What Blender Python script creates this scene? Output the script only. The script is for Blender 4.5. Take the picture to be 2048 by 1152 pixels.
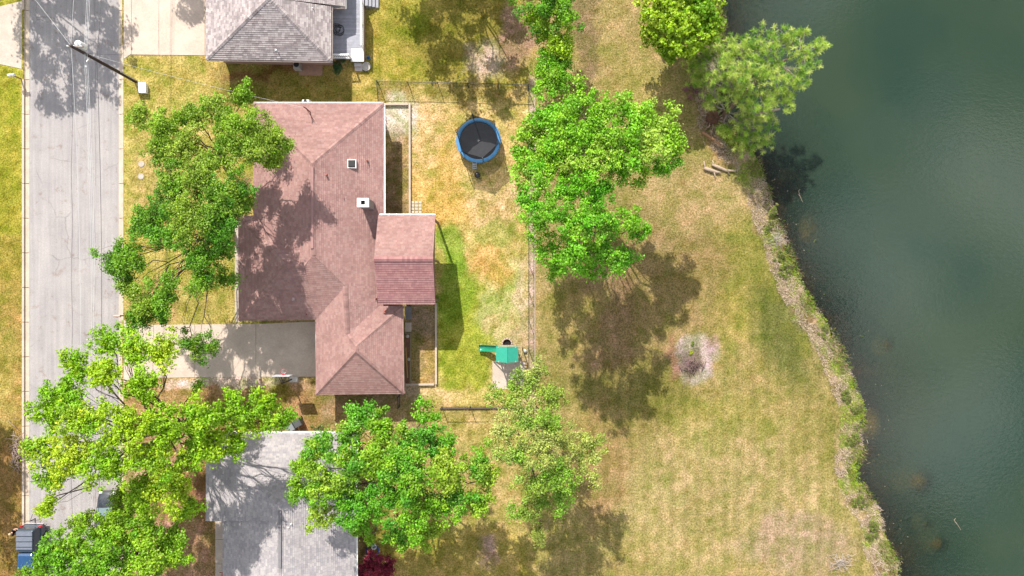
import bpy, math, random
import numpy as np
from mathutils import Vector, Matrix
for o in list(bpy.data.objects): bpy.data.objects.remove(o)
S = bpy.context.scene
COL = S.collection
random.seed(7); RNG = np.random.default_rng(7)
R = math.radians
# ------------------------------------------------------------------ camera, sky, sun, exposure
CAMH, FPX = 60.0, 2048 * 24 / 36
cam = bpy.data.cameras.new('camera'); cam.lens = 24; cam.sensor_width = 36; cam.clip_end = 4000
camo = bpy.data.objects.new('camera', cam); COL.objects.link(camo)
camo.location = (0, 0, CAMH); S.camera = camo
SUNV = Vector((-0.3735, 1.063, 1.0)).normalized()      # towards the sun
sun = bpy.data.lights.new('sun', 'SUN'); sun.energy = 4.9; sun.angle = R(0.5); sun.color = (1, .955, .88)
suno = bpy.data.objects.new('sun', sun); COL.objects.link(suno)
suno.rotation_euler = SUNV.to_track_quat('Z', 'Y').to_euler(); suno.location = (-30, 80, 80)
W = bpy.data.worlds.new('World'); S.world = W; W.use_nodes = True
nt = W.node_tree; nt.nodes.clear()
def N(t, ty, **kw):
    n = t.nodes.new(ty)
    for k, v in kw.items(): setattr(n, k, v)
    return n
sky = N(nt, 'ShaderNodeTexSky', sky_type='NISHITA', sun_disc=False)
sky.sun_elevation = R(41.6); sky.sun_rotation = R(-19.4); sky.altitude = 50; sky.air_density = 1.2; sky.dust_density = 2.0
tc = N(nt, 'ShaderNodeTexCoord'); sep = N(nt, 'ShaderNodeSeparateXYZ'); nt.links.new(tc.outputs['Generated'], sep.inputs[0])
zz = N(nt, 'ShaderNodeMath', operation='MAXIMUM'); nt.links.new(sep.outputs['Z'], zz.inputs[0]); zz.inputs[1].default_value = 0
za = N(nt, 'ShaderNodeMath', operation='ADD'); nt.links.new(zz.outputs[0], za.inputs[0]); za.inputs[1].default_value = .18
dv = N(nt, 'ShaderNodeVectorMath', operation='DIVIDE')
cz = N(nt, 'ShaderNodeCombineXYZ')
for i in range(3): nt.links.new(za.outputs[0], cz.inputs[i])
nt.links.new(tc.outputs['Generated'], dv.inputs[0]); nt.links.new(cz.outputs[0], dv.inputs[1])
cn = N(nt, 'ShaderNodeTexNoise'); cn.inputs['Scale'].default_value = 3.6; cn.inputs['Detail'].default_value = 6; cn.inputs['Roughness'].default_value = .55
mpc = N(nt, 'ShaderNodeMapping'); mpc.inputs['Location'].default_value = (0.04, -0.163, 1.0); nt.links.new(dv.outputs[0], mpc.inputs[0]); nt.links.new(mpc.outputs[0], cn.inputs['Vector'])
cr = N(nt, 'ShaderNodeValToRGB'); cr.color_ramp.elements[0].position = .49; cr.color_ramp.elements[1].position = .60
nt.links.new(cn.outputs['Fac'], cr.inputs[0])
mx = N(nt, 'ShaderNodeMix', data_type='RGBA'); nt.links.new(cr.outputs['Color'], mx.inputs['Factor'])
nt.links.new(sky.outputs[0], mx.inputs['A']); mx.inputs['B'].default_value = (20, 20.3, 21, 1)
bg = N(nt, 'ShaderNodeBackground'); bg.inputs['Strength'].default_value = .075; nt.links.new(mx.outputs['Result'], bg.inputs[0])
wo = N(nt, 'ShaderNodeOutputWorld'); nt.links.new(bg.outputs[0], wo.inputs[0])
S.view_settings.view_transform = 'Standard'; S.view_settings.look = 'None'
S.view_settings.exposure = 0.78; S.view_settings.gamma = 1; S.view_settings.use_curve_mapping = False
S.render.engine = 'CYCLES'
try: S.cycles.max_bounces = 6; S.cycles.transparent_max_bounces = 12
except Exception: pass
# ------------------------------------------------------------------ helpers
def P(px, py, z=0.0):
    k = (CAMH - z) / FPX
    return Vector(((px - 1024) * k, (576 - py) * k, z))
def M(n, z=0.0): return n * (CAMH - z) / FPX         # pixels to metres at height z
def lin(c):
    c = c / 255
    return c / 12.92 if c <= .04045 else ((c + .055) / 1.055) ** 2.4
GAIN = 2.05
def A(r, g, b, k=1.0):                                 # base colour whose sunlit look is about sRGB r,g,b
    return tuple(min(.8, lin(v) / GAIN * k) for v in (r, g, b))
def tag(o, label=None, cat=None, group=None, kind=None):
    if label: o['label'] = label
    if cat: o['category'] = cat
    if group: o['group'] = group
    if kind: o['kind'] = kind
    return o
ORI = {}
def thing(name, label, cat, loc, group=None):
    o = bpy.data.objects.new(name, None); COL.objects.link(o); o.location = loc; o.empty_display_size = .2
    ORI[o] = Vector(loc); return tag(o, label, cat, group)
class MB:
    def __init__(s): s.v = []; s.f = []; s.c = []; s.col = None
    def add(s, vs, fs, col=None):
        b = len(s.v); s.v.extend([tuple(v) for v in vs]); s.f.extend([tuple(b + i for i in f) for f in fs])
        s.c.extend([col or s.col or (1, 1, 1)] * len(vs)); return s
    def box(s, a, b, col=None, rz=0.0, taper=0.0):
        (x0, y0, z0), (x1, y1, z1) = a, b
        x0, x1 = min(x0, x1), max(x0, x1); y0, y1 = min(y0, y1), max(y0, y1); z0, z1 = min(z0, z1), max(z0, z1)
        t = taper
        vs = [(x0, y0, z0), (x1, y0, z0), (x1, y1, z0), (x0, y1, z0), (x0+t, y0+t, z1), (x1-t, y0+t, z1), (x1-t, y1-t, z1), (x0+t, y1-t, z1)]
        if rz:
            cx, cy = (x0+x1)/2, (y0+y1)/2; c, sn = math.cos(rz), math.sin(rz)
            vs = [(cx+(x-cx)*c-(y-cy)*sn, cy+(x-cx)*sn+(y-cy)*c, z) for x, y, z in vs]
        return s.add(vs, [(3,2,1,0),(4,5,6,7),(0,1,5,4),(1,2,6,5),(2,3,7,6),(3,0,4,7)], col)
    def beam(s, p, q, w, h, col=None):                 # square bar from p to q
        p, q = Vector(p), Vector(q); d = (q-p).normalized()
        u = d.cross(Vector((0,0,1)))
        u = Vector((1,0,0)) if u.length < 1e-4 else u.normalized()
        n = u.cross(d)
        vs = [e + u*a*w/2 + n*b*h/2 for e in (p, q) for a, b in ((-1,-1),(1,-1),(1,1),(-1,1))]
        return s.add(vs, [(0,1,2,3),(7,6,5,4),(0,4,5,1),(1,5,6,2),(2,6,7,3),(3,7,4,0)], col)
    def tube(s, pts, rad, n=8, col=None, caps=True):
        pts = [Vector(p) for p in pts]
        if not hasattr(rad, '__len__'): rad = [rad]*len(pts)
        vs = []; fs = []; u = None
        for i, p in enumerate(pts):
            d = (pts[min(i+1, len(pts)-1)] - pts[max(i-1, 0)]).normalized()
            if u is None:
                u = d.orthogonal().normalized()
            else:
                u = (u - d*u.dot(d))
                u = d.orthogonal().normalized() if u.length < 1e-5 else u.normalized()
            w = d.cross(u)
            for k in range(n):
                a = 2*math.pi*k/n; vs.append(p + (u*math.cos(a) + w*math.sin(a))*rad[i])
        for i in range(len(pts)-1):
            for k in range(n):
                fs.append((i*n+k, i*n+(k+1)%n, (i+1)*n+(k+1)%n, (i+1)*n+k))
        if caps:
            fs.append(tuple(range(n-1, -1, -1))); fs.append(tuple((len(pts)-1)*n+k for k in range(n)))
        return s.add(vs, fs, col)
    def lathe(s, c, prof, n=24, col=None, sx=1, sy=1):
        c = Vector(c); vs = []; fs = []
        for r, z in prof:
            for k in range(n):
                a = 2*math.pi*k/n; vs.append((c.x+r*sx*math.cos(a), c.y+r*sy*math.sin(a), c.z+z))
        for i in range(len(prof)-1):
            for k in range(n): fs.append((i*n+k, i*n+(k+1)%n, (i+1)*n+(k+1)%n, (i+1)*n+k))
        return s.add(vs, fs, col)
    def prism(s, poly, z0, z1, col=None):              # vertical prism over a plan polygon
        n = len(poly)
        if sum(poly[i][0]*poly[(i+1)%n][1]-poly[(i+1)%n][0]*poly[i][1] for i in range(n)) < 0: poly = poly[::-1]
        vs = [(p[0], p[1], z0) for p in poly] + [(p[0], p[1], z1) for p in poly]
        return s.add(vs, [tuple(range(n-1,-1,-1)), tuple(range(n, 2*n))] + [(i,(i+1)%n,n+(i+1)%n,n+i) for i in range(n)], col)
    def blob(s, c, r, n=10, m=6, sz=1.0, jit=0.0, col=None):
        vs = [];fs = []
        for i in range(m+1):
            th = math.pi*i/m
            for k in range(n):
                a = 2*math.pi*k/n; j = 1+jit*random.uniform(-1,1)
                vs.append((c[0]+r*j*math.sin(th)*math.cos(a), c[1]+r*j*math.sin(th)*math.sin(a), c[2]+r*j*sz*math.cos(th)))
        for i in range(m):
            for k in range(n): fs.append((i*n+k, (i+1)*n+k, (i+1)*n+(k+1)%n, i*n+(k+1)%n))
        return s.add(vs, fs, col)
    def build(s, name, mat, parent=None, smooth=False, bevel=0):
        me = bpy.data.meshes.new(name)
        off = Vector((0,0,0)); root = parent
        if parent is not None:
            off = ORI[parent]
        me.from_pydata([(x-off.x, y-off.y, z-off.z) for x,y,z in s.v], [], s.f); 
        ca = me.color_attributes.new('Col', 'FLOAT_COLOR', 'POINT')
        ca.data.foreach_set('color', np.array([(c[0],c[1],c[2],1) for c in s.c], dtype=np.float32).ravel())
        me.materials.append(mat)
        if smooth: me.polygons.foreach_set('use_smooth', [True]*len(me.polygons))
        o = bpy.data.objects.new(name, me); COL.objects.link(o)
        if parent is not None: o.parent = parent
        ORI[o] = off
        if bevel:
            b = o.modifiers.new('bevel', 'BEVEL'); b.width = bevel; b.segments = 2; b.limit_method = 'ANGLE'
        me.update(); return o
def big_mesh(name, verts, faces, cols, mat, parent=None, smooth=False):   # numpy arrays; faces (M,k)
    me = bpy.data.meshes.new(name); verts = np.asarray(verts, np.float32)
    if parent is not None: verts = verts - np.array(ORI[parent], np.float32)
    faces = np.asarray(faces, np.int32); k = faces.shape[1]
    me.vertices.add(len(verts)); me.vertices.foreach_set('co', verts.ravel())
    me.loops.add(faces.size); me.loops.foreach_set('vertex_index', faces.ravel())
    me.polygons.add(len(faces)); me.polygons.foreach_set('loop_start', np.arange(0, faces.size, k, dtype=np.int32))
    if smooth: me.polygons.foreach_set('use_smooth', np.ones(len(faces), bool))
    if cols is not None:
        ca = me.color_attributes.new('Col', 'FLOAT_COLOR', 'POINT')
        cc = np.ones((len(verts), 4), np.float32); cc[:, :3] = cols; ca.data.foreach_set('color', cc.ravel())
    me.materials.append(mat); me.update(calc_edges=True)
    o = bpy.data.objects.new(name, me); COL.objects.link(o)
    if parent is not None: o.parent = parent; ORI[o] = ORI[parent]
    else: ORI[o] = Vector((0,0,0))
    return o
def vnoise(x, y, scale, seed, octs=3):
    g = np.random.default_rng(seed); out = 0; amp = 1; tot = 0
    for o in range(octs):
        T = g.random((128, 128)); X = x*scale+1000; Y = y*scale+1000
        i = np.floor(X).astype(int); j = np.floor(Y).astype(int); fx = X-i; fy = Y-j
        fx = fx*fx*(3-2*fx); fy = fy*fy*(3-2*fy); i %= 128; j %= 128; i2 = (i+1) % 128; j2 = (j+1) % 128
        out = out + amp*((T[i,j]*(1-fx)+T[i2,j]*fx)*(1-fy) + (T[i,j2]*(1-fx)+T[i2,j2]*fx)*fy)
        tot += amp; amp *= .5; scale *= 2.1
    return out/tot
# ------------------------------------------------------------------ materials
MATS = {}
def mat(name, col=(.5,.5,.5), rough=.7, metal=0, var=.12, nscale=3.0, fine=0, attr=False, spec=.3, bump=0, coat=0, trans=0, alpha=1, bscale=None):
    if name in MATS: return MATS[name]
    m = bpy.data.materials.new(name); m.use_nodes = True; t = m.node_tree; b = t.nodes['Principled BSDF']
    b.inputs['Roughness'].default_value = rough; b.inputs['Metallic'].default_value = metal
    b.inputs['Specular IOR Level'].default_value = spec; b.inputs['Coat Weight'].default_value = coat; b.inputs['Coat Roughness'].default_value = .08
    tx = N(t, 'ShaderNodeTexCoord')
    if attr:
        a = N(t, 'ShaderNodeAttribute', attribute_name='Col'); base = a.outputs['Color']
    else:
        rgb = N(t, 'ShaderNodeRGB'); rgb.outputs[0].default_value = (*col, 1); base = rgb.outputs[0]
    n1 = N(t, 'ShaderNodeTexNoise'); n1.inputs['Scale'].default_value = nscale; n1.inputs['Detail'].default_value = 5; n1.inputs['Roughness'].default_value = .6
    t.links.new(tx.outputs['Object'], n1.inputs['Vector'])
    mr = N(t, 'ShaderNodeMapRange'); mr.inputs['From Min'].default_value = .25; mr.inputs['From Max'].default_value = .75
    mr.inputs['To Min'].default_value = 1-var; mr.inputs['To Max'].default_value = 1+var; t.links.new(n1.outputs['Fac'], mr.inputs['Value'])
    mm = N(t, 'ShaderNodeMix', data_type='RGBA', blend_type='MULTIPLY'); mm.inputs['Factor'].default_value = 1
    t.links.new(base, mm.inputs['A']); t.links.new(mr.outputs[0], mm.inputs['B']); out = mm.outputs['Result']
    if fine:
        n2 = N(t, 'ShaderNodeTexNoise'); n2.inputs['Scale'].default_value = nscale*9; n2.inputs['Detail'].default_value = 4; n2.inputs['Roughness'].default_value = .7
        t.links.new(tx.outputs['Object'], n2.inputs['Vector'])
        m2 = N(t, 'ShaderNodeMapRange'); m2.inputs['From Min'].default_value = .3; m2.inputs['From Max'].default_value = .7
        m2.inputs['To Min'].default_value = 1-fine; m2.inputs['To Max'].default_value = 1+fine; t.links.new(n2.outputs['Fac'], m2.inputs['Value'])
        m3 = N(t, 'ShaderNodeMix', data_type='RGBA', blend_type='MULTIPLY'); m3.inputs['Factor'].default_value = 1
        t.links.new(out, m3.inputs['A']); t.links.new(m2.outputs[0], m3.inputs['B']); out = m3.outputs['Result']
    t.links.new(out, b.inputs['Base Color'])
    if bump:
        n3 = N(t, 'ShaderNodeTexNoise'); n3.inputs['Scale'].default_value = bscale or nscale*6; n3.inputs['Detail'].default_value = 4
        t.links.new(tx.outputs['Object'], n3.inputs['Vector'])
        bu = N(t, 'ShaderNodeBump'); bu.inputs['Strength'].default_value = bump; bu.inputs['Distance'].default_value = .05
        t.links.new(n3.outputs['Fac'], bu.inputs['Height']); t.links.new(bu.outputs[0], b.inputs['Normal'])
    b.inputs['Transmission Weight'].default_value = trans; b.inputs['Alpha'].default_value = alpha
    MATS[name] = m; return m
def leafmat(name, transl=.45, rough=.5):
    m = bpy.data.materials.new(name); m.use_nodes = True; t = m.node_tree; t.nodes.clear()
    a = N(t, 'ShaderNodeAttribute', attribute_name='Col')
    d = N(t, 'ShaderNodeBsdfPrincipled'); d.inputs['Roughness'].default_value = rough; d.inputs['Specular IOR Level'].default_value = .25
    tr = N(t, 'ShaderNodeBsdfTranslucent'); hs = N(t, 'ShaderNodeHueSaturation'); hs.inputs['Hue'].default_value = .485; hs.inputs['Value'].default_value = 1.25
    t.links.new(a.outputs['Color'], d.inputs['Base Color']); t.links.new(a.outputs['Color'], hs.inputs['Color']); t.links.new(hs.outputs[0], tr.inputs['Color'])
    mx = N(t, 'ShaderNodeMixShader'); mx.inputs[0].default_value = transl
    t.links.new(d.outputs[0], mx.inputs[1]); t.links.new(tr.outputs[0], mx.inputs[2])
    o = N(t, 'ShaderNodeOutputMaterial'); t.links.new(mx.outputs[0], o.inputs[0]); MATS[name] = m; return m
LEAF = leafmat('leaf', .28); NEEDLE = leafmat('needle', .4, .5); BLADE = leafmat('grass_blade', .2, .8)
BARK = mat('bark', A(128,112,100), .9, var=.3, nscale=4, fine=.3, bump=.6)
BARKP = mat('pine_bark', A(150,120,105), .9, var=.3, nscale=4, fine=.3, bump=.6)
DEAD = mat('dead_wood', A(215,190,165), .9, var=.25, nscale=5, fine=.25, bump=.5)
CONC = mat('concrete', A(243,221,202), .85, var=.13, nscale=.7, fine=.10, bump=.15, bscale=25)
CONC2 = mat('concrete_grey', A(232,215,198), .9, var=.15, nscale=1.1, fine=.12, bump=.15, bscale=25)
KERB = mat('kerb_concrete', A(240,218,195), .9, var=.18, nscale=1.2, fine=.15)
WHITE = mat('white_paint', (.78,.77,.75), .45, var=.05)
BLACK = mat('black_plastic', (.018,.018,.02), .4, var=.2)
STEELD = mat('dark_steel', (.03,.03,.032), .45, metal=.3, var=.2)
GALV = mat('galvanised', (.45,.46,.47), .4, metal=.6, var=.2)
SHING = mat('shingles', attr=True, rough=.95, var=.15, nscale=.5, fine=.07, spec=.1)
WOOD = mat('timber', A(205,170,130), .8, var=.25, nscale=3, fine=.2)
WOODW = mat('weathered_timber', A(232,212,192), .85, var=.15, nscale=3, fine=.2)
WIRE = mat('wire', (.5,.5,.5), .7)
WIRED = mat('dark_cable', (.05,.05,.055), .6)
GLASSD = mat('dark_glass', (.02,.025,.03), .06, spec=.8, var=.05)
RUBBER = mat('rubber', (.02,.02,.02), .85, var=.2)
def brickmat(name, c1, c2, mortar):
    m = bpy.data.materials.new(name); m.use_nodes = True; t = m.node_tree; b = t.nodes['Principled BSDF']; b.inputs['Roughness'].default_value = .9
    tx = N(t, 'ShaderNodeTexCoord'); g = N(t, 'ShaderNodeNewGeometry')
    sp = N(t, 'ShaderNodeSeparateXYZ'); t.links.new(tx.outputs['Object'], sp.inputs[0]); ad = N(t, 'ShaderNodeMath', operation='ADD')
    t.links.new(sp.outputs[0], ad.inputs[0]); t.links.new(sp.outputs[1], ad.inputs[1]); cb = N(t, 'ShaderNodeCombineXYZ')
    t.links.new(ad.outputs[0], cb.inputs[0]); t.links.new(sp.outputs[2], cb.inputs[1])
    br = N(t, 'ShaderNodeTexBrick'); br.inputs['Scale'].default_value = 1; br.inputs['Brick Width'].default_value = .21; br.inputs['Row Height'].default_value = .075; br.inputs['Mortar Size'].default_value = .008
    br.inputs['Color1'].default_value = (*c1,1); br.inputs['Color2'].default_value = (*c2,1); br.inputs['Mortar'].default_value = (*mortar,1)
    t.links.new(cb.outputs[0], br.inputs['Vector']); t.links.new(br.outputs['Color'], b.inputs['Base Color']); return m
BRICK = brickmat('brick_wall', (.22,.1,.07), (.28,.14,.1), (.4,.37,.33))
SOFFIT = mat('soffit', (.6,.58,.54), .8)
# ground material
def groundmat():
    m = bpy.data.materials.new('lawn_ground'); m.use_nodes = True; t = m.node_tree; b = t.nodes['Principled BSDF']
    b.inputs['Roughness'].default_value = .95; b.inputs['Specular IOR Level'].default_value = .05
    tx = N(t, 'ShaderNodeTexCoord'); a = N(t, 'ShaderNodeAttribute', attribute_name='Col'); cur = a.outputs['Color']
    def layer(scale, lo, hi, ca, cb_, det=4, rough=.65, typ='MULTIPLY'):
        nonlocal cur
        n = N(t, 'ShaderNodeTexNoise'); n.inputs['Scale'].default_value = scale; n.inputs['Detail'].default_value = det; n.inputs['Roughness'].default_value = rough
        t.links.new(tx.outputs['Object'], n.inputs['Vector'])
        r = N(t, 'ShaderNodeValToRGB'); r.color_ramp.elements[0].position = lo; r.color_ramp.elements[1].position = hi
        r.color_ramp.elements[0].color = (*ca,1); r.color_ramp.elements[1].color = (*cb_,1); t.links.new(n.outputs['Fac'], r.inputs[0])
        x = N(t, 'ShaderNodeMix', data_type='RGBA', blend_type=typ); x.inputs['Factor'].default_value = 1
        t.links.new(cur, x.inputs['A']); t.links.new(r.outputs[0], x.inputs['B']); cur = x.outputs['Result']
    layer(.55, .32, .68, (.76,.86,.66), (1.14,1.04,1.14))
    layer(1.7, .33, .67, (.74,.80,.64), (1.2,1.12,1.2), 5, .7)
    layer(6.5, .36, .64, (.52,.52,.42), (1.5,1.44,1.46), 3, .85)
    t.links.new(cur, b.inputs['Base Color'])
    n = N(t, 'ShaderNodeTexNoise'); n.inputs['Scale'].default_value = 9; n.inputs['Detail'].default_value = 5; t.links.new(tx.outputs['Object'], n.inputs['Vector'])
    bu = N(t, 'ShaderNodeBump'); bu.inputs['Strength'].default_value = .6; bu.inputs['Distance'].default_value = .08
    t.links.new(n.outputs['Fac'], bu.inputs['Height']); t.links.new(bu.outputs[0], b.inputs['Normal']); return m
GROUND = groundmat()
def roadmat():
    m = bpy.data.materials.new('asphalt'); m.use_nodes = True; t = m.node_tree; b = t.nodes['Principled BSDF']
    b.inputs['Roughness'].default_value = .9; b.inputs['Specular IOR Level'].default_value = .15
    tx = N(t, 'ShaderNodeTexCoord'); cur = None
    def noise(scale, det=4, rough=.6):
        n = N(t, 'ShaderNodeTexNoise'); n.inputs['Scale'].default_value = scale; n.inputs['Detail'].default_value = det; n.inputs['Roughness'].default_value = rough
        t.links.new(tx.outputs['Object'], n.inputs['Vector']); return n
    def ramp(src, p0, c0, p1, c1):
        r = N(t, 'ShaderNodeValToRGB'); r.color_ramp.elements[0].position = p0; r.color_ramp.elements[1].position = p1
        r.color_ramp.elements[0].color = (*c0,1); r.color_ramp.elements[1].color = (*c1,1); t.links.new(src, r.inputs[0]); return r.outputs[0]
    def mul(a_, b_, f=1):
        x = N(t, 'ShaderNodeMix', data_type='RGBA', blend_type='MULTIPLY'); x.inputs['Factor'].default_value = f
        t.links.new(a_, x.inputs['A']); t.links.new(b_, x.inputs['B']); return x.outputs['Result']
    cur = ramp(noise(.35).outputs['Fac'], .3, A(196,189,188), .7, A(216,208,204))
    cur = mul(cur, ramp(noise(14, 5, .8).outputs['Fac'], .3, (.78,.78,.78), .7, (1.15,1.15,1.15)))
    sn = N(t, 'ShaderNodeTexNoise'); sn.inputs['Scale'].default_value = 1; sn.inputs['Detail'].default_value = 4; sm_ = N(t, 'ShaderNodeMapping'); sm_.inputs['Scale'].default_value = (3.2,.12,1)
    t.links.new(tx.outputs['Object'], sm_.inputs[0]); t.links.new(sm_.outputs[0], sn.inputs['Vector']); cur = mul(cur, ramp(sn.outputs['Fac'], .3, (.86,.86,.87), .7, (1.07,1.06,1.05)))
    # cracks: warped voronoi edges, masked
    nz = noise(1.2, 4); mp = N(t, 'ShaderNodeMix', data_type='RGBA'); mp.inputs['Factor'].default_value = .35
    t.links.new(tx.outputs['Object'], mp.inputs['A']); t.links.new(nz.outputs['Color'], mp.inputs['B'])
    vo = N(t, 'ShaderNodeTexVoronoi', feature='DISTANCE_TO_EDGE'); vo.inputs['Scale'].default_value = .42; t.links.new(mp.outputs['Result'], vo.inputs['Vector'])
    ck = ramp(vo.outputs['Distance'], .004, (.78,.77,.77), .012, (1,1,1))
    mk = ramp(noise(.16, 2).outputs['Fac'], .5, (0,0,0), .58, (1,1,1))
    x = N(t, 'ShaderNodeMix', data_type='RGBA', blend_type='MULTIPLY'); t.links.new(mk, x.inputs['Factor']); t.links.new(cur, x.inputs['A']); t.links.new(ck, x.inputs['B']); cur = x.outputs['Result']
    # reddish leaf litter stains and pale repair spots
    st = ramp(noise(1.1, 6, .75).outputs['Fac'], .57, (1,1,1), .70, (.74,.62,.54)); cur = mul(cur, st)
    t.links.new(cur, b.inputs['Base Color'])
    bu = N(t, 'ShaderNodeBump'); bu.inputs['Strength'].default_value = .3; bu.inputs['Distance'].default_value = .02
    t.links.new(noise(40).outputs['Fac'], bu.inputs['Height']); t.links.new(bu.outputs[0], b.inputs['Normal']); return m
ROAD = roadmat()
def watermat():
    m = bpy.data.materials.new('pond_water'); m.use_nodes = True; t = m.node_tree; t.nodes.clear()
    a = N(t, 'ShaderNodeAttribute', attribute_name='Col'); sp = N(t, 'ShaderNodeSeparateColor'); t.links.new(a.outputs['Color'], sp.inputs[0])
    tx = N(t, 'ShaderNodeTexCoord')
    n = N(t, 'ShaderNodeTexNoise'); n.inputs['Scale'].default_value = .08; n.inputs['Detail'].default_value = 3; t.links.new(tx.outputs['Object'], n.inputs['Vector'])
    rp = N(t, 'ShaderNodeValToRGB'); rp.color_ramp.elements[0].color = (*A(52,76,62),1); rp.color_ramp.elements[1].color = (*A(66,84,64),1)
    rp.color_ramp.elements[0].position = .35; rp.color_ramp.elements[1].position = .65; t.links.new(n.outputs['Fac'], rp.inputs[0])
    df = N(t, 'ShaderNodeBsdfDiffuse'); t.links.new(rp.outputs[0], df.inputs['Color'])
    tp = N(t, 'ShaderNodeBsdfTransparent'); tp.inputs['Color'].default_value = (.8,.82,.74,1)
    m1 = N(t, 'ShaderNodeMixShader'); t.links.new(sp.outputs[0], m1.inputs[0]); t.links.new(tp.outputs[0], m1.inputs[1]); t.links.new(df.outputs[0], m1.inputs[2])
    wv = N(t, 'ShaderNodeTexNoise'); wv.inputs['Scale'].default_value = 2.6; wv.inputs['Detail'].default_value = 4; wv.inputs['Distortion'].default_value = .6
    mpn = N(t, 'ShaderNodeMapping'); mpn.inputs['Scale'].default_value = (1.0, 1.7, 1); mpn.inputs['Rotation'].default_value = (0,0,R(35)); t.links.new(tx.outputs['Object'], mpn.inputs[0]); t.links.new(mpn.outputs[0], wv.inputs['Vector'])
    bu = N(t, 'ShaderNodeBump'); bu.inputs['Strength'].default_value = .07; bu.inputs['Distance'].default_value = .12; t.links.new(wv.outputs['Fac'], bu.inputs['Height'])
    gl = N(t, 'ShaderNodeBsdfGlossy'); gl.inputs['Roughness'].default_value = .04; t.links.new(bu.outputs[0], gl.inputs['Normal'])
    fr = N(t, 'ShaderNodeFresnel'); fr.inputs['IOR'].default_value = 1.42; t.links.new(bu.outputs[0], fr.inputs['Normal'])
    m2 = N(t, 'ShaderNodeMixShader'); t.links.new(fr.outputs[0], m2.inputs[0]); t.links.new(m1.outputs[0], m2.inputs[1]); t.links.new(gl.outputs[0], m2.inputs[2])
    o = N(t, 'ShaderNodeOutputMaterial'); t.links.new(m2.outputs[0], o.inputs[0]); return m
WATER = watermat()
# ------------------------------------------------------------------ terrain
WZ = -.5
SHORE = [(1380,-1600),(1425,-60),(1440,0),(1448,60),(1438,120),(1432,180),(1442,230),(1470,280),(1506,308),(1520,340),(1535,380),(1548,420),(1562,455),(1576,490),(1585,525),(1600,560),(1622,600),(1650,640),(1672,680),(1690,720),(1708,760),(1718,790),(1729,822),(1722,870),(1726,905),(1714,930),(1718,960),(1735,990),(1760,1020),(1768,1055),(1775,1090),(1796,1125),(1800,1152),(1812,1250),(1900,2700)]
SW = np.array([[P(x,y,WZ).x, P(x,y,WZ).y] for x,y in SHORE])
def shore_d(x, y):                                     # + inland, - in the pond
    xs = np.interp(-y, -SW[:,1], SW[:,0]) ; d = np.full(x.shape, 1e9)
    for (ax,ay),(bx,by) in zip(SW[:-1], SW[1:]):
        ex, ey = bx-ax, by-ay; t = np.clip(((x-ax)*ex+(y-ay)*ey)/(ex*ex+ey*ey), 0, 1)
        d = np.minimum(d, np.hypot(x-ax-t*ex, y-ay-t*ey))
    return np.where(x < xs, d, -d)
def sstep(a, b, v):
    t = np.clip((v-a)/(b-a), 0, 1); return t*t*(3-2*t)
def ground_z(x, y):
    d = shore_d(x, y) + (vnoise(x, y, .9, 5)-.5)*1.1
    z = np.where(d > 0, WZ*(1-sstep(0, 3.2, d)) + .03*0, WZ - .22*np.minimum(-d, 14))
    for bx, by, r in ((1628,455,.5),(1840,965,1.1),(1878,1090,.8),(1775,690,.6),(1856,1050,.4)):
        q = P(bx, by, WZ); e = np.hypot(x-q.x, y-q.y)/r; z = np.where(e < 3, np.maximum(z, WZ-.22-.5*e*e), z)
    far = sstep(120, 150, x); z = z*(1-far)
    return z
def axis(lo, hi, st, far, extra=()):
    a = list(np.arange(lo, hi+1e-6, st)); s = st; v = hi
    while v < far: s *= 1.45; v += s; a.append(v)
    s = st; v = lo
    while v > -far: s *= 1.45; v -= s; a.insert(0, v)
    a = [q for q in a if all(abs(q-e) > .04 for e in extra)] + list(extra)
    return np.array(sorted(a))
RX0, RX1 = P(47,0).x, P(244,0).x
gx = axis(-47, 47, .2, 1500, (RX0, RX0+.06, RX1-.06, RX1)); gy = axis(-27.5, 27.5, .2, 1500)
GX, GY = np.meshgrid(gx, gy); fx = GX.ravel(); fy = GY.ravel()
fz = ground_z(fx, fy); fz = np.where((fx > RX0+.03) & (fx < RX1-.03), -.32, fz)
PXX = fx/(CAMH/FPX)+1024; PYY = 576-fy/(CAMH/FPX)      # ground pixel coords
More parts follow.
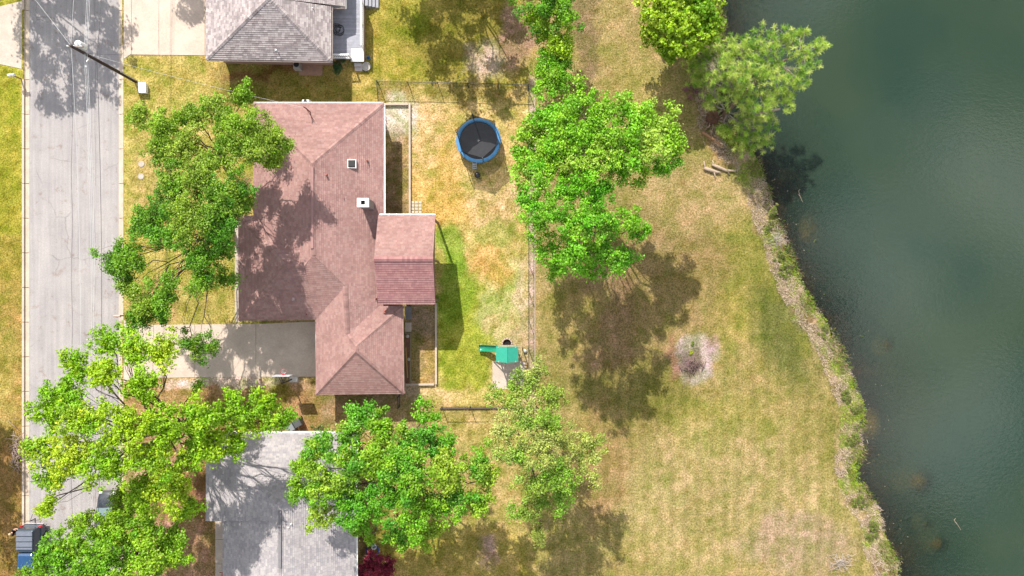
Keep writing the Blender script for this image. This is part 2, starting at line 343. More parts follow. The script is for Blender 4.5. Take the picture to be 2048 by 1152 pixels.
def tint(px, py, x, y, d):
    w1 = (vnoise(x,y,.35,11)-.5)*60; w2 = (vnoise(x,y,.35,12)-.5)*60; w3 = (vnoise(x,y,1.6,13)-.5)*26; w4 = (vnoise(x,y,1.6,14)-.5)*26
    qx = px+w1+w3; qy = py+w2+w4
    def c(r,g,b):
        m_ = (r+g+b)/3; return np.array(A(*(m_+(v-m_)*.92 for v in (r,g,b)), .86))
    col = np.tile(c(206,184,116), (len(px),1))
    def mixc(w, cc):
        nonlocal col
        w = np.clip(w,0,1)[:,None]; col = col*(1-w)+cc*w
    def rect(x0,y0,x1,y1,cc,soft=14,s=1,warp=1):
        X = qx if warp else px; Y = qy if warp else py
        w = sstep(x0-soft,x0+soft,X)*(1-sstep(x1-soft,x1+soft,X))*sstep(y0-soft,y0+soft,Y)*(1-sstep(y1-soft,y1+soft,Y)); mixc(w*s, cc)
    def ell(cx,cy,rx,ry,cc,s=1,hard=.45,rot=0):
        X = qx-cx; Y = qy-cy; ca,sa = math.cos(rot),math.sin(rot)
        dd = np.hypot((X*ca+Y*sa)/rx, (-X*sa+Y*ca)/ry); mixc(s*np.clip((1+hard/2-dd)/hard,0,1), cc)
    rect(-3000,-3000,46,470,c(196,192,72),2,1,0); rect(-3000,470,46,3000,c(198,170,92),2,1,0)
    ell(20,430,60,150,c(180,175,60),.6); ell(10,1000,40,200,c(165,130,80),.8); ell(10,760,30,120,c(205,190,100),.6)
    rect(247,110,520,660,c(222,204,116),6,1,0); ell(300,340,40,90,c(214,190,120),.7); ell(330,160,90,40,c(214,196,104),.7)
    ell(420,600,60,50,c(214,196,110),.7); ell(300,610,50,50,c(200,165,110),.6); ell(280,500,40,60,c(196,190,80),.6)
    rect(440,120,760,215,c(176,160,84),8); rect(700,120,760,215,c(216,194,104),10)
    ell(540,150,90,10,c(150,100,70),.7)
    rect(745,-300,1060,168,c(196,182,82),8); ell(930,60,110,90,c(150,142,62),.8); ell(770,100,30,70,c(206,190,90),.9); ell(975,120,34,36,c(225,200,176),.9,.7); ell(1035,70,34,70,c(196,158,136),.9); ell(820,30,50,40,c(150,160,50),.6)  # large olive ellipse paints the shadowed part of this lawn into its colour
    rect(820,168,1060,815,c(238,210,134),4); ell(860,350,60,120,c(242,200,114),.8); ell(850,260,40,80,c(248,214,156),.7); ell(900,420,50,40,c(238,192,100),.6)
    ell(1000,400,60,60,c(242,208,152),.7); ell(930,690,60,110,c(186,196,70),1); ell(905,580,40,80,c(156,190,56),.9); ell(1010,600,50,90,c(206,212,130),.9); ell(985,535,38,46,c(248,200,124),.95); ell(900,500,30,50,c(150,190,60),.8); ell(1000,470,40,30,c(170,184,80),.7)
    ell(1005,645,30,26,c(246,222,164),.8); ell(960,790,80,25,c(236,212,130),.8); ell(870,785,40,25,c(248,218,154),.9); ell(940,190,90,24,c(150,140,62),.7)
    rect(768,205,819,430,c(214,184,128),3,1,0); ell(792,235,26,44,c(252,238,222),1); ell(790,360,24,90,c(160,135,105),.7)
    rect(806,610,873,768,c(196,170,116),3,1,0); ell(835,640,30,40,c(170,150,124),.8); ell(862,730,16,44,c(226,190,120),.8)
    rect(1058,150,1071,815,c(240,214,190),2,1,0); ell(1045,680,16,160,c(222,196,160),.7)
    # open field
    rect(1075,-400,1330,260,c(222,194,126),14,.9); ell(1170,60,30,140,c(176,150,110),.8); ell(1280,190,60,70,c(206,190,104),.7)
    rect(1075,540,1700,2000,c(206,184,112),20,1); ell(1480,560,110,120,c(196,182,88),.8); ell(1570,660,55,130,c(134,140,70),.9,.8,-.35); ell(1470,520,60,60,c(170,166,80),.6); ell(1330,560,120,170,c(190,160,106),.7); ell(1210,640,70,140,c(188,152,112),.8); ell(1290,790,90,70,c(158,150,72),.7); ell(1440,860,110,70,c(200,188,96),.7)  # dark green slanted ellipse near the bank is a shadow patch painted into the grass
    ell(1450,1000,230,150,c(220,196,130),.9); ell(1200,940,60,120,c(206,168,112),.7); ell(1150,620,60,60,c(196,180,92),.6); ell(1380,400,110,60,c(222,192,130),.8); ell(1600,1090,110,60,c(216,186,150),.8); ell(1440,270,40,50,c(206,160,110),.8)
    ell(1388,722,45,44,c(236,212,200),1,.3); ell(1372,722,24,32,c(168,144,134),.85); ell(1352,722,12,40,c(196,136,104),.7); ell(1420,700,14,30,c(190,160,140),.6)
    # south of the drive, beds
    rect(247,755,640,870,c(206,168,116),8); ell(450,768,120,16,c(252,230,212),1); ell(560,775,70,18,c(252,228,208),.9); ell(600,800,50,40,c(206,166,118),.85); ell(540,800,50,14,c(164,150,62),.7); ell(640,835,40,30,c(196,160,110),.6); ell(690,855,30,10,c(236,206,178),.9)
    rect(245,870,440,2000,c(204,164,128),8); ell(400,960,40,90,c(180,134,98),.8); ell(265,930,40,60,c(224,190,156),.8)
    rect(632,788,860,866,c(184,160,116),6); ell(830,790,24,16,c(236,208,184),.9)
    rect(715,1050,1060,2000,c(208,186,102),10); ell(965,1108,30,26,c(214,176,160),1,.6); ell(900,1110,50,40,c(176,160,80),.7); ell(730,1090,18,60,c(160,130,100),.8); ell(860,830,200,20,c(226,196,140),.5)
    rect(860,820,1060,900,c(214,196,116),8,.7)
    ell(486,385,22,36,c(186,150,120),1,.5); ell(360,80,60,20,c(200,180,90),.4)
    yard = 1-.35*sstep(1060,1090,px); n1 = vnoise(x,y,1.1,71,4); n2 = vnoise(x,y,2.4,72,3)
    w = (np.clip((.45-n1)*7,0,1)*yard)[:,None]; col = col*(1-w+w*np.array([.74,.86,.58]))
    w = (np.clip((n1-.55)*7,0,1)*yard)[:,None]; col = col*(1-w+w*np.array([1.22,1.2,1.36]))
    w = (np.clip((n2-.60)*9,0,1)*yard)[:,None]; col = col*(1-w+w*np.array([1.2,1.16,1.3]))
    w = (np.clip((.38-n2)*8,0,1)*yard)[:,None]; col = col*(1-w+w*np.array([.78,.74,.6]))
    # mown stripes
    st = 1+.075*np.sin(px*2*math.pi/27+(vnoise(x,y,.15,21)-.5)*3)*sstep(1080,1120,px)*sstep(500,620,py); col = col*st[:,None]
    f_ = sstep(1060,1090,px)[:,None]; col = col*(1-f_+f_*np.array([.86,.9,.94])); col = col*(1+.06*(1-f_))
    # bank
    dd = d+(vnoise(x,y,.8,31)-.5)*1.6
    mixc((1-sstep(.9,2.8,dd))*.75*sstep(.25,.5,vnoise(x,y,.6,39)), c(220,194,166)); mixc((1-sstep(1.2,3.0,dd))*sstep(.55,.68,vnoise(x,y,.8,40)), c(150,130,90)); g = vnoise(x,y,.5,33); mixc((1-sstep(.7,1.6,dd))*sstep(.40,.55,g), c(166,180,66))
    mixc((1-sstep(2.2,4.0,dd))*sstep(2.0,2.5,dd)*sstep(.45,.6,vnoise(x,y,.4,34))*.8, c(156,158,72))
    mixc(1-sstep(-.25,.25,d), c(128,100,78)); mixc((1-sstep(-.4,0,d))*sstep(.42,.62,vnoise(x,y,.7,35)), c(176,122,80))
    for bx,by,rx,ry in ((1628,455,16,24),(1840,965,36,26),(1878,1090,24,26),(1775,690,20,16),(1745,850,20,26),(1856,1050,14,16)):
        X=qx*.4+px*.6-bx; Y=qy*.4+py*.6-by; mixc(np.clip(1.4-np.hypot(X/rx,Y/ry),0,1), c(255,205,95)*1.5)
    v = 1+.10*(vnoise(x,y,.25,41)-.5)*2; return np.clip(col*v[:,None], .005, .8)
DSH = shore_d(fx, fy)
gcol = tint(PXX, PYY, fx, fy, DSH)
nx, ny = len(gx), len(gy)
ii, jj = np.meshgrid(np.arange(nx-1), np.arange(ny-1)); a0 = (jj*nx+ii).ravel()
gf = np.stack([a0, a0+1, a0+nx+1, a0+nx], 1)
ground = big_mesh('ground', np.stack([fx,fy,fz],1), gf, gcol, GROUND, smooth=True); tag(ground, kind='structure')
# pond
wx = axis(14, 47, .4, 90); wx = wx[wx > 10]; wy = axis(-27, 27, .4, 900); WX, WY = np.meshgrid(wx, wy); qx = WX.ravel(); qy = WY.ravel()
dep = np.maximum(0, WZ-ground_z(qx, qy)); mk = np.clip(.10+1-np.exp(-dep*1.05), 0, .97)
i2, j2 = np.meshgrid(np.arange(len(wx)-1), np.arange(len(wy)-1)); b0 = (j2*len(wx)+i2).ravel()
wf = np.stack([b0, b0+1, b0+len(wx)+1, b0+len(wx)], 1)
pond = big_mesh('pond_water', np.stack([qx,qy,np.full(len(qx),WZ)],1), wf, np.stack([mk,mk,mk],1), WATER, smooth=True); tag(pond, kind='structure')
# road and kerbs
def rectpx(b, x0, y0, x1, y1, z0, z1):
    p = P(x0,y0); q = P(x1,y1); b.box((p.x,q.y,z0),(q.x,p.y,z1))
rd = MB(); p0, p1 = P(56,0).x, P(237.5,0).x
rd.add([(p0,-1400,-.12),(p1,-1400,-.12),(p1,1400,-.12),(p0,1400,-.12)], [(0,1,2,3)])
road = tag(rd.build('road', ROAD), kind='structure')
sm = MB()                                              # dark sealed seams along the road
for xx, w in ((142,.035),(189,.02)):
    x = P(xx,0).x; y = -30
    while y < 30:
        o1 = .05*math.sin(y*.7+xx); o2 = .05*math.sin((y+1)*.7+xx)
        if random.random() < .86: sm.add([(x+o1-w,y,-.116),(x+o1+w,y,-.116),(x+o2+w,y+1,-.116),(x+o2-w,y+1,-.116)], [(0,1,2,3)])
        y += 1
sm.build('sealed_seam', mat('seam', A(160,153,153), .8, var=.3, nscale=2), road)
kl = tag(bpy.data.objects.new('kerb_left', None), kind='structure'); kr = tag(bpy.data.objects.new('kerb_right', None), kind='structure')
for k in (kl, kr): COL.objects.link(k); ORI[k] = Vector((0,0,0))
def kerb_section(y0, y1, side, par, low):
    b = MB(); t = -.07 if low else .025
    if side < 0: xs = [(P(44,0).x, P(48.5,0).x, t), (P(48.5,0).x+.002, P(57.5,0).x, -.105)]
    else: xs = [(P(243,0).x, P(247.5,0).x, t), (P(236,0).x, P(243,0).x-.002, -.105)]
    for x0, x1, z in xs: b.box((x0,y0,-.4),(x1,y1,z), taper=.012)
    return b.build('kerb_section', KERB, par)
y = -33.5
while y < 33:
    py = 576-(y+1.5)/(CAMH/FPX)
    kerb_section(y+.01, y+3.03, -1, kl, 0 < py < 140); kerb_section(y+.01, y+3.03, 1, kr, py < 112 or 640 < py < 770); y += 3.05
for sd, par in ((-1,kl),(1,kr)): kerb_section(-1400,-33.52,sd,par,False); kerb_section(33.05,1400,sd,par,False)
def slab_struct(name, slabs, m, z=.03):
    o = tag(bpy.data.objects.new(name, None), kind='structure'); COL.objects.link(o); ORI[o] = Vector((0,0,0))
    for poly in slabs:
        b = MB(); b.prism([(P(x,y).x, P(x,y).y) for x,y in poly], -.1, z+random.uniform(0,.006)); b.build('slab', m, o, bevel=.01)
    return o
slab_struct('driveway_main', [[(248,640),(262,650),(389.6,649),(389.6,754.5),(262,757),(248,765)],[(390.2,649),(511.6,648),(511.6,753.5),(390.2,754.5)],[(512.3,648),(650,642),(650,753),(512.3,753.5)]], CONC)
slab_struct('driveway_north', [[(248,118),(263,108),(263,-70),(248,-76)],[(263.5,109),(410,111),(410,-10),(263.5,-10)],[(411,111),(425,111),(425,-10),(411,-10)],[(263.5,-11),(425,-11),(425,-160),(263.5,-160)]], CONC)
slab_struct('driveway_opposite', [[(44,138),(-20,124),(-20,18),(44,2)],[(-20.6,124),(-160,118),(-160,20),(-20.6,18)]], CONC2)
slab_struct('front_path', [[(470,y),(480,y),(480,y+40.4),(470,y+40.4)] for y in (440,481,522,563,604)], CONC2)
slab_struct('side_path', [[(431,y),(452,y),(452,y+48.4),(431,y+48.4)] for y in (1030,1079,1128,1177)], CONC2)
slab_struct('utility_pad', [[(598,128),(645,128),(645,151),(598,151)]], mat('paver_brown', A(190,150,130), .9, var=.2))
slab_struct('play_pad', [[(985,722),(1050,722),(1050,778),(985,778)]], mat('pad_pale', A(238,218,200), .9, var=.15, nscale=1))
# ------------------------------------------------------------------ houses
def clip(poly, a, b, keep):                           # keep side of axis a
    out = []
    for i in range(len(poly)):
        p, q = poly[i], poly[(i+1)%len(poly)]; fp = keep*(p[a]-b); fq = keep*(q[a]-b)
        if fp >= 0: out.append(p)
        if fp*fq < 0:
            t = fp/(fp-fq); out.append((p[0]+(q[0]-p[0])*t, p[1]+(q[1]-p[1])*t))
    return out
def clip_poly(sub, win):
    out = sub
    for i in range(len(win)):
        (ax,ay),(bx,by) = win[i], win[(i+1)%len(win)]; inp = out; out = []
        if not inp: return []
        f = lambda p: (bx-ax)*(p[1]-ay)-(by-ay)*(p[0]-ax)
        for k in range(len(inp)):
            p, q = inp[k], inp[(k+1)%len(inp)]; fp, fq = f(p), f(q)
            if fp >= -1e-9: out.append(p)
            if (fp > 1e-9 and fq < -1e-9) or (fp < -1e-9 and fq > 1e-9):
                t = fp/(fp-fq); out.append((p[0]+(q[0]-p[0])*t, p[1]+(q[1]-p[1])*t))
    return out
def shingles(b, pts, cols, course=.17, tab=.30, th=.042):
    n = Vector((0,0,0)); c = Vector((0,0,0))
    for i in range(len(pts)):
        p, q = pts[i], pts[(i+1)%len(pts)]; n += Vector(((p.y-q.y)*(p.z+q.z),(p.z-q.z)*(p.x+q.x),(p.x-q.x)*(p.y+q.y))); c += p/len(pts)
    n.normalize(); n = -n if n.z < 0 else n
    u = Vector((0,0,1)).cross(n).normalized(); v = n.cross(u)
    win = [((p-c).dot(u), (p-c).dot(v)) for p in pts]
    if sum(win[i][0]*win[(i+1)%len(win)][1]-win[(i+1)%len(win)][0]*win[i][1] for i in range(len(win))) < 0: win = win[::-1]
    u0 = min(w[0] for w in win); u1 = max(w[0] for w in win); v0 = min(w[1] for w in win); v1 = max(w[1] for w in win)
    r = random.Random(int(abs(c.x*100+c.y*37))); vv = v0; k = 0
    dist = lambda a_, b_, w: None
    while vv < v1:
        uu = u0-tab*r.random(); rt = r.uniform(.94,1.06)
        while uu < u1:
            w_ = tab*r.uniform(.75,1.25)
            q = clip_poly([(uu+.004,vv),(uu+w_-.004,vv),(uu+w_-.004,vv+course+.01),(uu+.004,vv+course+.01)], win)
            if len(q) >= 3:
                bc = r.choice(cols); f = r.uniform(.95,1.05)*(rt*.5+.5); col = (bc[0]*f, bc[1]*f, bc[2]*f); jt = th*r.uniform(.94,1.06)
                top = []
                for a_, e in q: top.append(c+u*a_+v*e+n*(.006+jt*max(0,1-(e-vv)/course)))
                fs = [tuple(range(len(q)))]; vs = list(top)
                for i in range(len(q)):
                    j = (i+1)%len(q)
                    if abs(q[i][1]-vv) < 1e-6 and abs(q[j][1]-vv) < 1e-6:
                        m_ = len(vs); vs += [c+u*q[i][0]+v*q[i][1], c+u*q[j][0]+v*q[j][1], top[j], top[i]]; fs.append((m_,m_+1,m_+2,m_+3))
                b.add(vs, fs, col)
            uu += w_
        vv += course; k += 1
def offset(poly, d):                                   # inward offset of a plan polygon
    ar = sum(poly[i][0]*poly[(i+1)%len(poly)][1]-poly[(i+1)%len(poly)][0]*poly[i][1] for i in range(len(poly)))
    if ar < 0: poly = poly[::-1]
    out = []; n = len(poly)
    for i in range(n):
        a, p, q = Vector(poly[i-1]), Vector(poly[i]), Vector(poly[(i+1)%n]); e1 = (p-a).normalized(); e2 = (q-p).normalized()
        n1 = Vector((-e1.y,e1.x)); n2 = Vector((-e2.y,e2.x)); den = 1+n1.dot(n2)
        out.append(tuple(p+(n1+n2)*d/max(.3,den)))
    return out
def gutter(parent, edges, outline, m=WHITE):
    cx = sum(p.x for p in outline)/len(outline); 
    pl = [(p.x,p.y) for p in outline]; n = len(pl)
    ar = sum(pl[i][0]*pl[(i+1)%n][1]-pl[(i+1)%n][0]*pl[i][1] for i in range(n))
    for p, q in edges:
        d = (q-p).normalized(); o = Vector((d.y,-d.x,0)) if ar > 0 else Vector((-d.y,d.x,0))
        o.normalize(); dz = Vector((0,0,-.06)); b = MB()
        b.beam(p+o*.125+dz, q+o*.125+dz, .022, .11); b.beam(p+o*.06-Vector((0,0,.105)), q+o*.06-Vector((0,0,.105)), .12, .015)
        b.beam(p+o*.006+dz*1.4, q+o*.006+dz*1.4, .02, .16)
        L = (q-p).length; k = int(L/.8)
        for i in range(k+1):
            e = p+(q-p)*((i+.5)/(k+1)); b.beam(e+o*.0, e+o*.13, .03, .012)
        b.build('gutter', m, parent)
def caps(b, p, q, cols, w=.36):
    d = q-p; L = d.length; d.normalize(); k = max(1,int(L/.2)); s_ = d.cross(Vector((0,0,1))).normalized(); up = s_.cross(d)
    if up.z < 0: up = -up
    for i in range(k):
        a = p+d*(L*i/k); e = p+d*(L*(i+1)/k+.02); c = random.choice(cols); f = random.uniform(.8,1.05); c = tuple(x*f for x in c)
        b.add([a+s_*w/2-up*.03+up*.035, a+up*.09, a-s_*w/2+up*.005, e+s_*w/2-up*.02, e+up*.06, e-s_*w/2-up*.02], [(0,1,4,3),(1,2,5,4)], c)
def make_roof(parent, faces, cols, ridges, name='roof', under=True):
    b = MB()
    for f in faces: b.add([p-Vector((0,0,.04)) for p in f], [tuple(range(len(f)))])
    roof = b.build(name, mat('roof_deck', (.12,.09,.08), .95), parent)
    sh = MB()
    for f in faces: shingles(sh, f, cols)
    tag(sh.build('shingles', SHING, roof), kind='stuff')
    rc = MB()
    for p, q in ridges: caps(rc, p, q, cols)
    if ridges: tag(rc.build('ridge_caps', SHING, roof), kind='stuff')
    return roof
def walls(parent, outline, z1, inset=.5, m=BRICK):
    w = MB(); pl = offset([(p.x,p.y) for p in outline], inset); n = len(pl)
    w.prism(pl, -.05, z1); w.build('wall', m, parent)
    s = MB(); pl2 = offset([(p.x,p.y) for p in outline], .02); s.prism(pl2, z1-.06, z1-.02); s.build('soffit', SOFFIT, parent); return pl
def window(parent, c, w, h, axis_, out):               # window on a wall: axis_ 0 along x, 1 along y; out = +-1 outward
    fr = MB(); x, y, z = c; t = .05
    def bx(b, a0, a1, z0, z1, d0, d1):
        if axis_ == 0: b.box((x+a0,y+out*d0,z+z0),(x+a1,y+out*d1,z+z1))
        else: b.box((x+out*d0,y+a0,z+z0),(x+out*d1,y+a1,z+z1))
    bx(fr,-w/2-.07,-w/2,-h/2-.07,h/2+.07,-.03,t); bx(fr,w/2,w/2+.07,-h/2-.07,h/2+.07,-.03,t); bx(fr,-w/2,w/2,h/2,h/2+.07,-.03,t); bx(fr,-w/2,w/2,-h/2-.07,-h/2,-.03,t+.03); bx(fr,-w/2,w/2,-.02,.02,-.03,t-.01)
    f = fr.build('window', WHITE, parent); g = MB(); bx(g,-w/2,w/2,-h/2,h/2,-.02,.012); g.build('pane', GLASSD, f)
RED = [A(200,158,150), A(204,163,155), A(195,152,145), A(190,149,143), A(203,165,157)]
RED2 = [A(212,156,154), A(216,162,158), A(206,150,149), A(200,146,145)]
GREY = [A(210,196,194), A(220,206,204), A(198,184,182), A(184,171,170), A(226,214,210)]
GREY2 = [A(212,204,204), A(218,210,208), A(204,197,198), A(196,189,192)]
mh = thing('red_roof_house', 'long low brick house with pinkish red shingle roof beside the driveway', 'house', P(660,480))
a_=P(767,207,2.7); b_=P(507,207,2.7); r1=P(625,327,4.95); r2=P(627,510,4.95); rk=P(690,572,3.95); rl=P(695.5,670,3.86); vv=P(757,612,2.87); e1=P(766,612,2.7); e0=P(766.5,572,2.7); em=P(692.6,612,3.9)
g1=P(478,641,2.62); g2=P(631,640,2.65); h1=P(570,532,4.57); h2=P(610,532,4.57); w1=P(477,431,2.62); w2=P(507,431,2.7)
q1=P(712,693,4.2); q2=P(712,703,4.25); s1=P(632,789,2.65); s2=P(808,787,2.65); n2=P(806,612,2.7); sl=P(632,670,2.65)
mfaces = [[b_,a_,r1],[a_,r1,r2,rk,e0],[e0,rk,em,e1],[em,rl,vv],[g2,rk,rl,sl],[sl,rl,q1,q2,s1],[g1,g2,h2,h1],[g2,rk,r2,h2],[w1,g1,h1],[w1,h1,h2,w2],[b_,r1,r2,h2,w2],[rl,vv,n2,q1],[n2,q1,q2,s2],[s1,s2,q2]]
roof = make_roof(mh, mfaces, RED, [(r1,r2),(b_,r1),(a_,r1),(g1,h1),(w1,h1),(h1,h2),(rk,rl),(q1,n2),(q2,s1),(q2,s2),(rl,q1),(q1,q2)])
outl = [b_,a_,P(767,612,2.7),n2,s2,s1,g2,g1,w1,w2]
wl = walls(mh, outl, 2.55)
gutter(mh, [(b_,a_),(a_,P(767.5,428,2.7)),(b_,w2),(w1,g1),(g1,g2),(g2+Vector((0,-.06,0)),s1),(s1,s2),(s2,n2)], outl)
rv = MB(); rp, rq = r1+Vector((0,-.3,.06)), r2+Vector((0,.5,.06)); rv.box((rp.x-.14,rq.y,rp.z-.03),(rp.x+.14,rp.y,rp.z+.07), taper=.03); rv.build('ridge_vent', mat('ridge_vent', A(196,152,148), .9), roof)
# patio cover on the house
xw, xe, yn, ym, ys = -11.0, -6.3, 6.0, 2.31, -1.32
pf = [[Vector((xw,yn,3.85)),Vector((xe,yn,3.85)),Vector((xe,ym,5.6)),Vector((xw,ym,5.6))],[Vector((xw,ys,3.85)),Vector((xe,ys,3.85)),Vector((xe,ym,5.6)),Vector((xw,ym,5.6))]]
pr = make_roof(mh, pf[:1], RED, [], 'patio_roof'); 
sh = MB(); shingles(sh, pf[1], RED2, .2, .26, .05); 
rb = MB(); rb.add([p-Vector((0,0,.012)) for p in pf[1]], [(0,1,2,3)]); rb.build('patio_roof', MATS['roof_deck'], mh); tag(sh.build('shingles', SHING, pr), kind='stuff')
cb = MB(); caps(cb, Vector((xw,ym,5.6)), Vector((xe,ym,5.6)), RED2, .4); tag(cb.build('ridge_caps', SHING, pr), kind='stuff')
for x in (xe-.06, xw+.4):
    gb = MB(); gb.add([(x,yn-.15,3.7),(x,ys+.15,3.7),(x,ym,5.5),(x-.08,yn-.15,3.7),(x-.08,ys+.15,3.7),(x-.08,ym,5.5)], [(0,1,2),(5,4,3),(0,3,4,1),(1,4,5,2),(2,5,3,0)])
    gb.build('gable', mat('gable_brown', (.16,.1,.08), .8), mh)
for y in (yn-.2, ys+.2):
    pb = MB(); pb.box((xw+.3,y-.08,3.5),(xe-.05,y+.08,3.69)); pb.build('patio_beam', mat('brown_paint', (.2,.13,.1), .7), mh)
for x, y in ((xe-.2,yn-.3),(xe-.2,ym),(xe-.2,ys+.3),(-8.6,yn-.3),(-8.6,ys+.3)):
    p = MB(); p.box((x-.08,y-.08,0),(x+.08,y+.08,3.55 if y != ym else 4.6)); p.build('post', MATS['brown_paint'], mh)
gt = MB(); gt.beam((xw+.1,yn+.06,3.8),(xe,yn+.06,3.8),.1,.1)
for i in range(8): gt.beam((xw+.3+i*.6,yn-.02,3.9),(xw+.3+i*.6,yn+.13,3.86),.03,.02)
gt.build('gutter', WHITE, mh)
sl_ = MB(); sl_.box((xw+1.0,ys+.4,-.05),(xe-.9,yn-.4,.05)); sl_.build('patio_slab', CONC2, mh)
# chimney, vents
ch = MB(); c0, c1 = P(714,396,5.3), P(737.5,414,5.3); ch.box((c0.x+.05,c1.y+.03,3.0),(c1.x-.02,c0.y-.03,5.12)); cho = ch.build('chimney', mat('chimney_brick', A(190,176,174), .9, var=.2, nscale=6), roof)
cc = MB(); mx_, my_ = (c0.x+c1.x)/2, (c0.y+c1.y)/2
for (x0,y0,x1,y1) in ((c0.x,c1.y,mx_-.17,c0.y),(mx_+.17,c1.y,c1.x,c0.y),(mx_-.17,c1.y,mx_+.17,my_-.17),(mx_-.17,my_+.17,mx_+.17,c0.y)): cc.box((x0,y0,5.12),(x1,y1,5.3))
cc.box((mx_-.17,my_-.17,5.0),(mx_+.17,my_+.17,5.14),)
cc.build('chimney_cap', WHITE, roof)
ff = MB(); ff.box((mx_-.165,my_-.165,5.142),(mx_+.165,my_+.165,5.16)); ff.build('flue', mat('dark_hole', (.006,.006,.006), 1), roof)  # black plate stands in for the shade inside the open flue
def pipe(px, py, z0, h, r=.05, m=None, par=roof):
    p = P(px,py,z0+h); b = MB(); b.tube([(p.x,p.y,z0-.4),(p.x,p.y,z0+h)], r, 10); b.lathe((p.x,p.y,z0-.05), [(r*2.4,-.05),(r*2.0,.06),(r,.12)], 10); b.build('vent_pipe', m or mat('red_pipe', A(205,130,118), .7), par)
pipe(651.5,349,4.4,.45,.075); pipe(733,320,3.4,.25,.04); pipe(687,397,3.9,.25,.035); pipe(769,624,3.0,.3,.075); pipe(751,597,3.05,.2,.03); pipe(611,641-12,3.1,.06,.03)
tv = MB(); t0 = P(703,327,3.95); tv.box((t0.x-.36,t0.y-.36,3.45),(t0.x+.36,t0.y+.36,3.9)); tvo = tv.build('roof_vent', WHITE, roof)
td = MB(); td.box((t0.x-.30,t0.y-.30,3.9),(t0.x+.30,t0.y+.30,4.0), taper=.06); td.build('vent_dome', mat('dome_dark', (.035,.033,.032), .35), roof)
bv = MB(); t1 = P(586.5,598,3.6); bv.box((t1.x-.15,t1.y-.16,3.2),(t1.x+.15,t1.y+.16,3.62), taper=.03); bv.build('box_vent', mat('vent_pink', A(225,190,188), .6), roof)
ms = MB(); m0 = P(618,222,3.4); m1 = P(612,209,4.5); ms.tube([(m0.x,m0.y,3.0),(m0.x,m0.y,4.4),(m0.x-.12,m0.y+.05,4.52)], .045, 8); ms.tube([(m0.x,m0.y,4.1),(m0.x+.5,m0.y-.9,3.6)], .025, 6); ms.build('service_mast', mat('mast', A(150,80,70), .7), roof)
MAST = Vector((m0.x,m0.y,4.45))
dn = MB(); dp = P(501,240,2.3); 
dn.lathe((dp.x,dp.y,2.2), [(.0,0),(.18,.03),(.3,.12),(.31,.13),(.18,.05),(0,.02)], 16); dn.tube([(dp.x,dp.y,2.2),(dp.x+.9,dp.y,2.2)], .03, 6); dn.build('satellite_dish', WHITE, mh)
mtb = MB(); mp_ = P(613,205.5,1.6); mtb.box((mp_.x-.36,mp_.y-.3,1.0),(mp_.x+.36,mp_.y+.25,1.9), taper=.06); mtb.build('meter_box', WHITE, mh, bevel=.05)
mtc = MB(); mtc.tube([(mp_.x,mp_.y+.0,1.9),(mp_.x,mp_.y,1.98)], .17, 14); mtc.build('meter_dial', BLACK, mh)
# doors and windows of the red roof house
gd = MB(); ya = g1.y+.5-.0; gx0, gx1 = P(505,0,1).x, P(618,0,1).x
for i in range(4): gd.box((gx0,g1.y+.44,.04+i*.54),(gx1,g1.y+.5,.56+i*.54))
gd.build('garage_door', mat('garage_paint', (.55,.52,.48), .6), mh)
window(mh, (P(540,0,1.4).x, b_.y-.5, 1.5), 1.5, 1.1, 0, 1); window(mh, (P(690,0,1.4).x, b_.y-.5, 1.5), 1.2, 1.1, 0, 1)
window(mh, (a_.x-.5, P(0,290,1.4).y, 1.5), 1.4, 1.1, 1, 1); window(mh, (a_.x-.5, P(0,380,1.4).y, 1.5), 1.4, 1.1, 1, 1); window(mh, (s2.x-.5, P(0,730,1.4).y, 1.5), 1.4, 1.1, 1, 1); window(mh, (P(720,0,1.4).x, s1.y+.5, 1.5), 1.4, 1.1, 0, -1); window(mh, (b_.x+.5, P(0,280,1.4).y, 1.4), 1.6, 1.3, 1, -1)
# grey house to the north
nh = thing('grey_house', 'grey shingle roofed house with wooden deck at the top of the picture', 'house', P(540,0))
n1_=P(413,118,2.7); n2_=P(662,122,2.7); na=P(538,-5,4.9); nb=P(538,-260,4.9)
nf = [[n1_,n2_,na],[n1_,na,nb,P(413,-260,2.7)],[n2_,P(662,13,2.7),na],[P(690,13,2.25),P(690,-260,2.25),nb,na]]
nroof = make_roof(nh, nf, GREY, [(n1_,na),(n2_,na),(na,nb)])
nout = [n1_,n2_,P(662,13,2.7),P(690,13,2.7),P(690,-260,2.7),P(413,-260,2.7)]
walls(nh, nout, 2.2); gutter(nh, [(n1_,n2_),(n2_,P(662,14,2.7)),(P(662,14,2.55),P(690,14,2.3)),(n1_,P(413,-250,2.7))], nout, mat('gutter_grey', A(205,188,180), .6))
pv = MB(); q = P(555,104,3.3); pv.tube([(q.x,q.y,2.8),(q.x,q.y,3.7)], .04, 8); pv.lathe((q.x,q.y,3.7), [(.11,-.05),(.09,.03),(0,.06)], 10); pv.build('service_mast', GALV, nroof)
pv = MB(); q = P(625,15,3.6); pv.tube([(q.x,q.y,2.9),(q.x,q.y,3.6)], .035, 8); pv.build('vent_pipe', GALV, nroof)
window(nh, (P(500,0,1.4).x, n1_.y+.5, 1.4), 1.4, 1.1, 0, -1); window(nh, (P(575,0,1.4).x, n1_.y+.5, 1.4), 1.4, 1.1, 0, -1)
